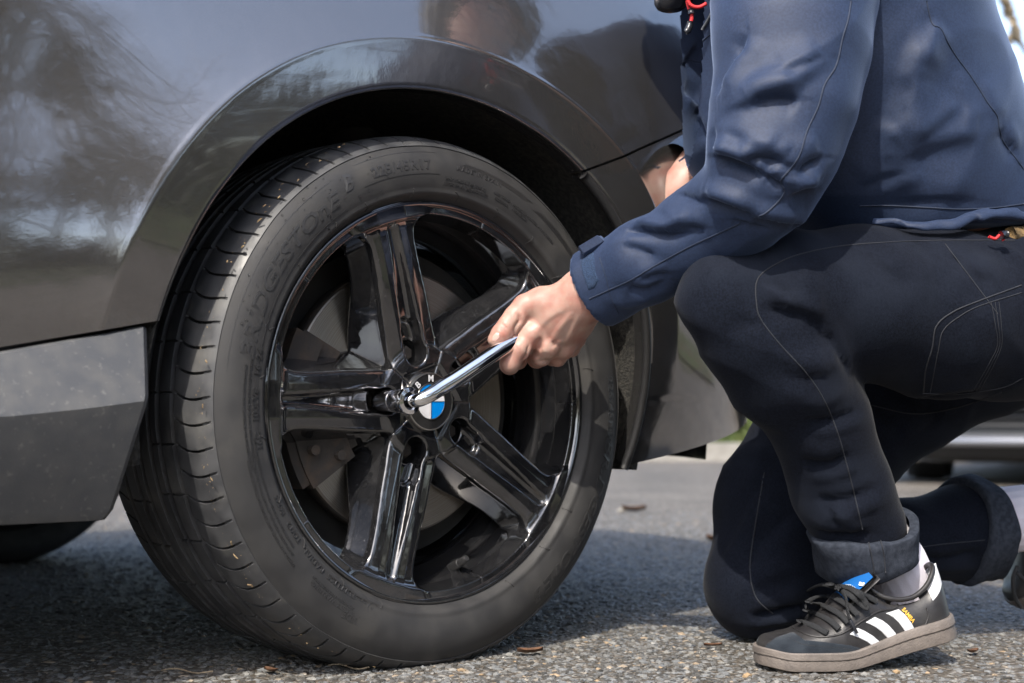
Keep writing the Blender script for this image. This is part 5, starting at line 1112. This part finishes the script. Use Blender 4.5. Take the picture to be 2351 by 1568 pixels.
for s in (-1, 1):
    mb = MB(); mb.tube([(s * .56, .03, .325), (s * .60, .0, .30), (s * .66, .0, .255), (s * .74, .03, .225), (s * .84, .16, .222)], .020, 10); mb.build('bumper_fin', M['silvercar'], pc)
    mb = MB(); mb.add([(s * .45, .05, .62), (s * .80, .26, .64), (s * .84, .34, .72), (s * .48, .10, .71)], [(0, 1, 2, 3) if s < 0 else (3, 2, 1, 0)]); mb.build('headlight', M['glass'], pc)
    V = []
    for y in np.linspace(.30, 4.2, 20):
        for z, dx in ((.22, -.02), (.5, .02), (.75, .0), (.95, -.08), (1.40, -.25)): V.append((s * (.87 + dx * (1 if z < 1 else 1)), y if z < 1 else max(y, 1.4), z if z < 1.2 else (1.40 if 1.2 < y < 3.6 else .96)))
    mk('body_side', V, grid_faces(20, 5) if s > 0 else grid_faces(20, 5)[:, ::-1], M['silvercar'], pc)
mk('windscreen', [(-.75, .98, .92), (.75, .98, .92), (.62, 1.6, 1.40), (-.62, 1.6, 1.40)], [(0, 1, 2, 3)], M['glass'], pc, False); mk('roof', [(-.62, 1.6, 1.40), (.62, 1.6, 1.40), (.62, 3.8, 1.38), (-.62, 3.8, 1.38)], [(0, 1, 2, 3)], M['silvercar'], pc, False)
mb = MB(); mb.box((0, 2.1, .20), (1.5, 3.6, .06)); mb.box((0, .35, .12), (1.35, .5, .05)); mb.build('underbody', M['under'], pc, False)
for x, y, st in ((-.66, .72, .25), (.72, .72, .25), (-.72, 3.35, 0), (.72, 3.35, 0)):
    r = empty('wheel', (x, y, .31), st + math.pi / 2); r.parent = pc
    V, F = rev_np([(.20, -.09), (.25, -.11), (.30, -.10), (.31, -.05), (.31, .05), (.30, .10), (.2, .11)], 40); V = np.stack([V[:, 0], V[:, 1], V[:, 2]], -1); mk('tyre', V, F, M['tyre'], r)
    V, F = rev_np([(.001, -.06), (.06, -.075), (.15, -.07), (.205, -.095), (.205, .08)], 40); mk('rim', V, F, M['silver'], r)

# ------------------------------------------------------------------ trees and hedge
def tree_mesh(seed, height, levels=4, r0=.09, spread=.62, droop=0.0, kids=3):
    rg = np.random.default_rng(seed); V = []; F = []; cnt = [0]
    def branch(p, d, L, r, lv):
        n = 5 if lv < levels else 4; pts = [p]; dd = d.copy()
        for i in range(n):
            dd = dd + rg.normal(0, .13 + .05 * lv, 3) + np.array([0, 0, .05 if lv < 2 else -droop]); dd /= np.linalg.norm(dd); pts.append(pts[-1] + dd * L / n)
        rr = np.linspace(r, r * (.55 if lv < levels else .2), n + 1); v, f = tube_np(pts, rr, 7 if lv < 2 else 4, None, False)
        V.append(v); F.append(np.array(f) + cnt[0]); cnt[0] += len(v)
        if lv < levels:
            for k in range(kids + (2 if lv else 3)):
                t = rg.uniform(.35, 1) if lv else rg.uniform(.3, 1); i = min(int(t * n), n - 1); q = pts[i] + (pts[i + 1] - pts[i]) * (t * n - i)
                a = rg.uniform(0, 6.28); side = np.array([math.cos(a), math.sin(a), rg.uniform(-.1, .5)]); nd = dd * (1 - spread) + side * spread; nd /= np.linalg.norm(nd)
                branch(q, nd, L * rg.uniform(.45, .7), rr[i] * rg.uniform(.45, .7), lv + 1)
    branch(np.array([0, 0, -.1]), np.array([0, 0, 1.0]), height * .55, r0, 0)
    return mesh_np('branches', np.concatenate(V), np.concatenate(F))
tms = [tree_mesh(3, 9, 3, .22, .62, 0, 5), tree_mesh(8, 8, 3, .20, .62, 0, 5), tree_mesh(12, 10, 3, .24, .55, .03, 5), tree_mesh(21, 9, 3, .18, .6, .02, 5)]
for i, (x, y, s, rz) in enumerate(((6.5, -3.2, .9, 0), (8.5, -5.6, 1.1, 2), (10.5, -1.8, 1.1, 4), (4.5, -6.5, 1.0, 1), (12, -5, 1.2, 5), (10, -8.5, 1.3, 2.5), (13.5, -3, 1.3, 4.4), (2.2, -6.8, 1.1, .5), (14, -8, 1.4, 1.5), (7.5, -11, 1.4, 3.3), (-8, -7, 1.2, 2.2))):
    t = empty('bare_tree', (x, y, 0), rz); t.scale = (s, s, s); tag(t, 'bare winter tree behind the photographer, mirrored in the car paint', 'tree', 'bare trees mirrored in the dark paint')
    ti = 3 if i in (0, 1, 2, 3, 4) else i % 3
    o = link('branches', tms[ti], [], t)
    if not tms[ti].materials: tms[ti].materials.append(M['bark'])
def leafmass(name, n, fx_, size):
    p = fx_(n); a = rng.random(n) * 6.28; b = rng.random(n) * 6.28; u = np.stack([np.cos(a), np.sin(a), np.sin(b) * .7], -1); v = np.stack([-np.sin(a) * np.cos(b), np.cos(a) * np.cos(b), np.sin(b)], -1); s = size * (.5 + rng.random(n))[:, None]
    V = np.stack([p - u * s - v * s * .6, p + u * s - v * s * .6, p + u * s + v * s * .6, p - u * s + v * s * .6], 1).reshape(-1, 3); return V, np.arange(4 * n).reshape(-1, 4)
def hedge_pts(n):
    x = rng.uniform(-22, 16, n); h = 1.9 + .7 * np.sin(x * .7) + .5 * np.sin(x * 1.9 + 1); z = .05 + np.abs(h) * rng.random(n) ** .8; y = -9.5 - .02 * x * x + rng.normal(0, .6, n); return np.stack([x, y, z], -1)
V, F = leafmass('hedge', 16000, hedge_pts, .10); o = mk('hedge', V, F, M['hedge'], None, False); tag(o, 'brown and green hedge behind the photographer', 'hedge')
def hedge_pts2(n):
    y = rng.uniform(-14, 3.5, n); h = 2.3 + .6 * np.sin(y * .8) + .4 * np.sin(y * 2.1 + 1); z = .05 + np.abs(h) * rng.random(n) ** .8; x = 9.5 + rng.normal(0, .6, n); return np.stack([x, y, z], -1)
V, F = leafmass('hedge', 9000, hedge_pts2, .10); o = mk('hedge', V, F, M['hedge'], None, False); tag(o, 'brown hedge beside the car park on the right', 'hedge')
# tree on the right behind the person: leaning mossy stem with hanging lichen-grown branches
rt = empty('lichen_tree', tuple(P(2420, 700, 9.5) * np.array([1, 1, 0]))); tag(rt, 'leaning mossy bare tree with hanging twigs against the white sky', 'tree'); base = np.array(rt.location)
def twg(L, d, r, name, mat='bark', seed=0):
    pts = catmull([P(a, b, d + .05 * i) for i, (a, b) in enumerate(L)], 8); rg = np.random.default_rng(seed); pts = pts + rg.normal(0, .006, pts.shape); rr = 1.5 * np.interp(np.linspace(0, 1, len(pts)), np.linspace(0, 1, len(r)), r) * (1 + .5 * (rg.random(len(pts)) - .4))
    V, F = tube_np(pts, rr, 7); return mk(name, V, F, M[mat], rt, True, base)
def z2(*p): return [(2123.8 + .2563 * a, .2563 * b) for a, b in p]
twg(z2((1500, 3600), (1250, 2600), (1010, 1800), (880, 1340), (810, 1140), (760, 1030), (715, 900)), 9.4, [.05, .045, .030, .020, .016, .012, .006], 'trunk', 'bark2', 1)
twg(z2((690, -60), (740, 60), (790, 190), (820, 300), (850, 380), (900, 480)), 9.3, [.020, .018, .014, .022, .010, .006], 'branch', 'bark', 2); twg(z2((815, 320), (760, 350), (690, 420), (705, 520), (660, 600), (645, 700)), 9.3, [.018, .015, .018, .016, .010, .006], 'branch', 'bark', 3)
twg(z2((690, 430), (700, 520), (710, 640), (715, 750), (740, 880), (770, 1040)), 9.35, [.012, .014, .008, .012, .008, .012], 'branch', 'bark', 4); twg(z2((650, 650), (740, 660), (800, 720), (860, 800), (920, 870)), 9.3, [.008, .012, .008, .012, .006], 'branch', 'bark', 5)
twg(z2((750, 610), (755, 680), (720, 740), (690, 880), (700, 960)), 9.3, [.008, .01, .012, .010, .006], 'branch', 'bark', 6)
lm = []
for k in range(260):
    L = [(730, 120), (780, 160), (815, 310), (760, 350), (690, 420), (705, 520), (655, 620), (650, 660), (715, 750), (740, 660), (800, 730), (700, 870), (720, 940), (770, 1030), (870, 800), (575, 420), (600, 185)]
    q = L[k % len(L)] if k % 9 else L[-1 - k % 2]; s = 22 if q[0] > 610 else 8; lm.append(P(*z2((q[0] + rng.normal(0, s), q[1] + rng.normal(0, s * 1.4)))[0], 9.3 + rng.normal(0, .1)))
lm = np.array(lm); V, F = leafmass('x', len(lm), lambda n: lm, .018); mk('lichen_tufts', V, F, M['bark'], rt, False, base)['kind'] = 'stuff'
# sunlit shrub seen between bumper and knee
V, F = leafmass('x', 500, lambda n: P(1712, 985, 9.9) + rng.normal(0, .12, (n, 3)) * np.array([1.2, 1, .6]), .03); o = mk('low_shrub', V, F, M['grass'], None, False); tag(o, 'bright yellow green low shrub on the verge between bumper and knee', 'shrub')
